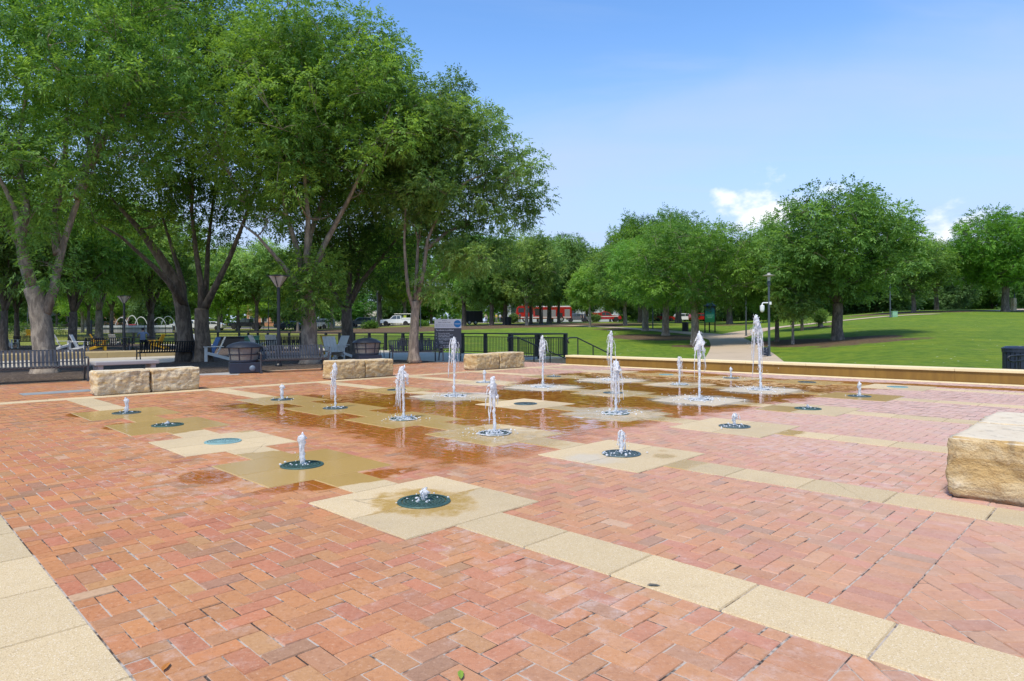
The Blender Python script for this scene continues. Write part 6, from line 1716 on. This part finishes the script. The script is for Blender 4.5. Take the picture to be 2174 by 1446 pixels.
# ------------------------------------------------------------------ people
SKIN = pm("skin", (.46, .26, .17), .6, .08, 9); SKIND = pm("dark skin", (.16, .085, .055), .6, .08, 9); HAIRB = pm("black hair", (.012, .010, .010), .7, .3, 60); HAIRN = pm("brown hair", (.09, .05, .03), .7, .3, 60)
def cloth(n, c): return pm(n, c, .85, .15, 14, .3, 60)
def person(label, loc, rot, joints, edges, shirt, trousers, skin, hair, zones, group=None, short=False):
    """one continuous skinned body; zones(co)->material index 0 skin 1 shirt 2 trousers 3 shoes"""
    t = thing("person", label, "person", loc, rot, group)
    names = list(joints); me_ = bpy.data.meshes.new("body"); me_.from_pydata([joints[n][0] for n in names], [(names.index(a), names.index(b)) for a, b in edges], [])
    o_ = bpy.data.objects.new("body", me_); C.objects.link(o_)
    md = o_.modifiers.new("skin", 'SKIN'); md.use_smooth_shade = True; md.branch_smoothing = .6
    for i, n in enumerate(names):
        sv = me_.skin_vertices[0].data[i]; sv.radius = joints[n][1] if isinstance(joints[n][1], tuple) else (joints[n][1],) * 2; sv.use_root = (n == 'pelvis')
    sb = o_.modifiers.new("sub", 'SUBSURF'); sb.levels = sb.render_levels = 2
    bpy.context.view_layer.update()
    ev = bpy.data.meshes.new_from_object(o_.evaluated_get(bpy.context.evaluated_depsgraph_get()))
    o_.modifiers.clear(); o_.data = ev; o_.name = "body"; ev.materials.clear()
    for m_ in (skin, shirt, trousers, TYRE): ev.materials.append(m_)
    for f in ev.polygons: f.material_index = zones(f.center); f.use_smooth = True
    o_.parent = t
    h = joints['head'][0]
    m = MB(); m.sphere((h[0], h[1] + .012, h[2] + .035), .105, (.92, 1.05, 1.02), 2, jit=.04)
    m.build("hair", hair, t, smooth=True)
    f_ = MB(); f_.sphere((h[0], h[1] - .105, h[2] - .015), .018, (.7, 1, 1.2), 1).sphere((h[0] - .075, h[1] + .0, h[2] - .02), .022, (.5, 1, 1.4), 1).sphere((h[0] + .095 - .02, h[1], h[2] - .02), .022, (.5, 1, 1.4), 1)
    f_.build("face", skin, t, smooth=True)
    return t
def hand(J, E, n, p, d, s):
    """five short fingers off the palm joint n"""
    p = Vector(p); d = Vector(d).normalized(); side = d.cross(Vector((0, 1, .2))).normalized()
    for k, (o_, L_) in enumerate(((-.028, .070), (-.010, .082), (.010, .078), (.028, .060))):
        a, b = p + d * .045 + side * o_, p + d * (.045 + L_) + side * o_ * 1.25 + Vector((0, -.012, 0))
        J[f"{n}f{k}"] = (tuple(a), .011); J[f"{n}g{k}"] = (tuple(b), .008); E += [(n, f"{n}f{k}"), (f"{n}f{k}", f"{n}g{k}")]
    J[n + "t"] = (tuple(p + d * .03 + side * s * .05), .011); E.append((n, n + "t"))
def standing(arms=0):
    J = {'pelvis': ((0, 0, .95), (.15, .11)), 'belly': ((0, 0, 1.12), (.145, .105)), 'chest': ((0, .01, 1.32), (.165, .12)), 'neck': ((0, .01, 1.50), .055), 'chin': ((0, -.005, 1.56), .06), 'head': ((0, 0, 1.66), (.085, .10)), 'crown': ((0, .01, 1.74), .06)}
    E = [('pelvis', 'belly'), ('belly', 'chest'), ('chest', 'neck'), ('neck', 'chin'), ('chin', 'head'), ('head', 'crown')]
    for s, n in ((-1, 'l'), (1, 'r')):
        J[n + 'sh'] = ((s * .19, .01, 1.43), .062); J[n + 'el'] = ((s * .26, .04, 1.15), .044); J[n + 'wr'] = ((s * .25, -.06 - .16 * arms, .92 + .16 * arms), .031); J[n + 'pa'] = ((s * .245, -.09 - .2 * arms, .86 + .16 * arms), (.036, .02))
        J[n + 'hp'] = ((s * .095, 0, .88), .095); J[n + 'kn'] = ((s * .11, -.02, .50), .062); J[n + 'an'] = ((s * .12, .02, .09), .042); J[n + 'to'] = ((s * .13, -.14, .035), .04)
        E += [('chest', n + 'sh'), (n + 'sh', n + 'el'), (n + 'el', n + 'wr'), (n + 'wr', n + 'pa'), ('pelvis', n + 'hp'), (n + 'hp', n + 'kn'), (n + 'kn', n + 'an'), (n + 'an', n + 'to')]
        hand(J, E, n + 'pa', J[n + 'pa'][0], (0, -.3, -1), s)
    return J, E
def z_stand(c):
    if c.z < .10: return 3
    if c.z > 1.50: return 0
    if abs(c.x) > .2 and c.z < 1.22: return 0
    return 1 if c.z > 1.0 else 2
# seated man at the table, back to the viewer
x, y, z = flat_at(303, 742)
J = {'pelvis': ((0, 0, .56), (.17, .13)), 'belly': ((0, -.03, .74), (.16, .12)), 'chest': ((0, -.09, .95), (.185, .125)), 'neck': ((0, -.13, 1.12), .058), 'chin': ((0, -.17, 1.16), .06), 'head': ((0, -.18, 1.26), (.088, .10)), 'crown': ((0, -.17, 1.34), .06)}
E_ = [('pelvis', 'belly'), ('belly', 'chest'), ('chest', 'neck'), ('neck', 'chin'), ('chin', 'head'), ('head', 'crown')]
for s, n in ((-1, 'l'), (1, 'r')):
    J[n + 'sh'] = ((s * .215, -.09, 1.05), .066); J[n + 'el'] = ((s * .33, -.22, .82), .046); J[n + 'wr'] = ((s * .24, -.44, .80), .032); J[n + 'pa'] = ((s * .21, -.52, .80), (.036, .022))
    J[n + 'hp'] = ((s * .11, -.05, .55), .095); J[n + 'kn'] = ((s * .16, -.44, .55), .068); J[n + 'an'] = ((s * .17, -.36, .12), .045); J[n + 'to'] = ((s * .18, -.52, .07), .042)
    E_ += [('chest', n + 'sh'), (n + 'sh', n + 'el'), (n + 'el', n + 'wr'), (n + 'wr', n + 'pa'), ('pelvis', n + 'hp'), (n + 'hp', n + 'kn'), (n + 'kn', n + 'an'), (n + 'an', n + 'to')]
    hand(J, E_, n + 'pa', J[n + 'pa'][0], (-s * .4, -1, -.1), s)
def z_sit(c):
    if c.z < .14: return 3
    if c.z > 1.12: return 0
    if c.y < -.18 and c.z > .68: return 0
    return 1 if c.z > .60 and c.y > -.40 and abs(c.x) < .40 and (c.z > .66 or c.y > -.1) else 2
man_rot = face_cam(x, y, math.pi - .1)
person("person in grey blue shirt sitting at a table with their back to the viewer", (x, y, z), man_rot, J, E_, cloth("grey blue shirt", (.17, .22, .31)), cloth("black trousers", (.018, .019, .024)), SKIN, HAIRB, z_sit)
c_, s_ = math.cos(man_rot), math.sin(man_rot)
def rel(dx, dy): return (x + c_ * dx - s_ * dy, y + s_ * dx + c_ * dy, z)
t = thing("picnic_table", "black metal picnic table at which the person sits", "table", rel(-.1, -.62), man_rot)
MB().box((0, 0, .74), (1.9, .75, .04), ch=.01).build("top", NAVY, t)
for sx in (-1, 1): MB().tube([(sx * .75, 0, 0), (sx * .75, 0, .74)], .04, 8).box((sx * .75, 0, .03), (.08, 1.5, .05)).box((sx * .75, .33, .40), (.06, .9, .05)).build("leg", NAVY, t)
MB().box((0, .63, .46), (1.9, .30, .04), ch=.01).box((0, -.63, .46), (1.9, .30, .04), ch=.01).build("seat", NAVY, t)
def J2(a=0): return standing(a)
for k, (px, py, Y, rot, sh, tr, hair, sk, lb) in enumerate((
    (1236, 681, 124, .4, (.02, .03, .07), (.02, .025, .05), HAIRB, SKIN, "person in dark navy uniform, left one of the two by the red pickup"),
    (1241.5, 681, 124, -.5, (.025, .04, .09), (.02, .025, .05), HAIRN, SKIN, "person in dark navy uniform, right one of the two by the red pickup"),
    (1104, 688, 121, .3, (.02, .03, .10), (.02, .02, .025), HAIRB, SKIN, "person in dark blue shirt standing at the nose of the fire engine"),
    (1054, 686, 130, .2, (.62, .45, .06), (.30, .28, .25), HAIRN, SKIN, "person in a bright yellow top far behind the trailer"),
    (1046, 686, 131, -.4, (.55, .54, .52), (.08, .09, .12), HAIRB, SKIND, "person in a pale top left of the one in yellow"),
    (1062, 686, 131, .5, (.62, .64, .68), (.05, .06, .10), HAIRB, SKIN, "person in a white top right of the one in yellow"),
    (1032, 687, 128, .5, (.45, .36, .24), (.06, .06, .08), HAIRN, SKIN, "person in a beige top close right of the black trailer"))):
    J, E_ = standing(k % 2)
    person(lb, at_depth(px, py, Y), rot + (math.pi if k % 3 == 1 else 0), J, E_, cloth("shirt cloth %d" % k, sh), cloth("trouser cloth %d" % k, tr), sk, hair, z_stand, "people by the far road")

# ------------------------------------------------------------------ fences, play arches, buildings beyond
def picket_fence(label, pts, H=1.5, sp=.16, post=2.4, name="picket_fence"):
    t = thing(name, label, "fence", (*pts[0], float(terrain(*pts[0]))), 0, "black iron fences")
    o0 = Vector((*pts[0], float(terrain(*pts[0]))))
    m, q_ = MB(), MB()
    for a, b in zip(pts[:-1], pts[1:]):
        A, B = Vector((*a, float(terrain(*a)))) - o0, Vector((*b, float(terrain(*b)))) - o0; L = (B - A).length; d = (B - A) / L; an = math.atan2(d.y, d.x)
        for k in range(int(L / sp)): m.box(A + d * (k * sp) + Vector((0, 0, H / 2)), (.018, .018, H), rz=an)
        for zz in (.15, H - .15): m.box((A + B) / 2 + Vector((0, 0, zz)), (L, .025, .035), rz=an, ry=-math.atan2(d.z, math.hypot(d.x, d.y)))
        for k in range(int(L / post) + 1): q_.box(A + d * min(L, k * post) + Vector((0, 0, H / 2 + .05)), (.07, .07, H + .1), rz=an)
    m.build("pickets", BLACK, t); 
    for i in range(0, len(q_.v), 8):
        MB().add(q_.v[i:i + 8], [tuple(j % 8 for j in f) for f in q_.f[:6]]).build("post", BLACK, t)
def gp_(px, Y): return (atY(px, 700, Y).x, Y)
picket_fence("black iron picket fence along the road behind the parked dark cars", [gp_(372, 104), gp_(560, 104), gp_(760, 108)])
picket_fence("black iron picket fence round the play area on the left", [gp_(-40, 78), gp_(110, 76), gp_(260, 80), gp_(372, 84)], 1.6)
t = thing("gate", "dark blue iron gate left of the small forked grey tree", "gate", (*gp_(216, 70), float(terrain(*gp_(216, 70)))), 0)
m = MB(); [m.box((-1.0 + .14 * k, 0, 1.1), (.025, .025, 2.0)) for k in range(15)]; m.box((0, 0, .2), (2.1, .04, .06)).box((0, 0, 1.3), (2.1, .04, .06)).box((0, 0, 2.1), (2.1, .04, .06)); m.build("gate_leaf", NAVY, t)
for s in (-1, 1): MB().box((s * 1.12, 0, 1.15), (.14, .14, 2.3)).build("post", NAVY, t)
p0 = at_depth(275, 686, 98); t = thing("play_arches", "white arched play shelter frames beyond the fence, left of the twin dark trunks", "play frame", p0, 0)
WH = pm("white play tube", (.68, .69, .69), .4, .05)
for k, (dx_, w_, h_) in enumerate(((-1.2, 1.1, 2.3), (.2, 1.0, 2.6), (1.4, 1.1, 2.4), (4.0, 1.2, 2.3), (5.2, 1.2, 2.5))):
    MB().tube([(dx_ + w_ * math.cos(a), .3 * k, h_ * math.sin(a) + .0) for a in [math.pi * i / 12 for i in range(13)]], .05, 8).build("arch", WH, t, smooth=True)
MB().box((2, -2.0, .95), (11.0, .25, .35), ch=.03).build("low_wall", pm("white low wall", (.55, .57, .58), .6), t); MB().box((2, -1.9, .4), (11.0, .15, .8)).build("wall_base", GREYC, t)
MB().box((-.2, .8, .9), (1.6, .6, .8), ch=.05).build("play_panel", P_RED, t)
BRK = pm("pink brick facade", (.42, .25, .20), .85, .15, 2, .2, 30); CRM = pm("cream facade", (.58, .52, .43), .8, .08, 2)
def building(label, p, w, d, h, mat, rows, cols, roof=.5):
    t = thing("building", label, "building", p, 0, "low buildings beyond the road")
    MB().box((0, 0, h / 2 - .5), (w, d, h + 1)).build("wall", mat, t); MB().box((0, 0, h + roof / 2), (w + .6, d + .6, roof), ch=.05).build("roof", pm("roof coping", (.30, .27, .24), .8), t)
    for r_ in range(rows):
        for c_ in range(cols):
            xx = -w / 2 + w * (c_ + .5) / cols; zz = h * (r_ + .55) / rows
            f = MB().box((xx, -d / 2 - .01, zz), (w / cols * .55, .10, h / rows * .5)).build("window", pm("white window frame", (.6, .6, .58)), t); MB().box((xx, -d / 2 - .065, zz), (w / cols * .46, .02, h / rows * .42)).build("pane", GLASS, f)
def bpx(px, Y): v = atY(px, 680, Y); return Vector((v.x, Y, float(terrain(v.x, Y))))
building("long pink brick building seen between the left trunks", bpx(175, 196), 34, 10, 7.5, BRK, 2, 9)
building("cream building behind the far trees, over the white utility truck", bpx(800, 205), 26, 10, 6.5, CRM, 2, 7)
building("orange brick building behind the black lamp post", bpx(585, 200), 14, 9, 11, pm("orange brick facade", (.46, .22, .12), .85, .15, 2), 3, 4)
building("pale building at the far left edge between trunks", bpx(20, 190), 30, 10, 6, CRM, 2, 8)
building("white roofed hall behind the fire engine", bpx(1190, 215), 36, 14, 8, pm("white hall", (.42, .43, .43), .6), 1, 6)
# far wood: one mass of foliage below and between the far crowns
g = rg(77); n = 6600
ang = g.uniform(-1.35, 1.0, n); R_ = g.uniform(212, 260, n)
X = np.sin(ang) * R_; Y = np.cos(ang) * R_; Z = terrain(X, Y) + g.uniform(0, 1, n) ** 1.3 * (8.5 + 2.5 * np.sin(ang * 37) + 1.5 * np.sin(ang * 91))
D = g.normal(size=(n, 3)); D /= np.linalg.norm(D, axis=1)[:, None]
V, Q, T = leaf_sprays(g, np.stack([X, Y, Z], 1), D, np.full(n, 1.6), (1.7, .95), 3, g.uniform(0, .8, n))
o = npmesh("far_wood", V, Q, LEAF_B, attrs={'tone': ('FLOAT', T)}); tagp(o, "far leafy wood closing the view behind the road and buildings", "wood", kind='stuff')
# fallen leaves on the bricks
g = rg(5); t_ = None
for k, (px, py, cc, lb) in enumerate(((978, 1437, (.20, .30, .03), "small fresh green leaf on the bricks at the bottom edge"), (352, 1420, (.45, .17, .03), "small dry orange leaf on the bricks near the left slab"), (1388, 1246, (.10, .09, .07), "small dark leaf on the beige slab strip"))):
    x, y = gnd(px, py); m = MB(); L_ = .035
    m.add([(-L_, 0, 0), (-.4 * L_, .011, .004), (.5 * L_, .010, .005), (L_, 0, .002), (.5 * L_, -.010, .006), (-.4 * L_, -.011, .003)], [(0, 1, 2, 3), (0, 3, 4, 5)])
    o = m.build("fallen_leaf", pm("leaf litter %d" % k, cc, .6), None, loc=(x, y, .008), rotz=g.uniform(0, 6)); tagp(o, lb, "leaf", "fallen leaves")
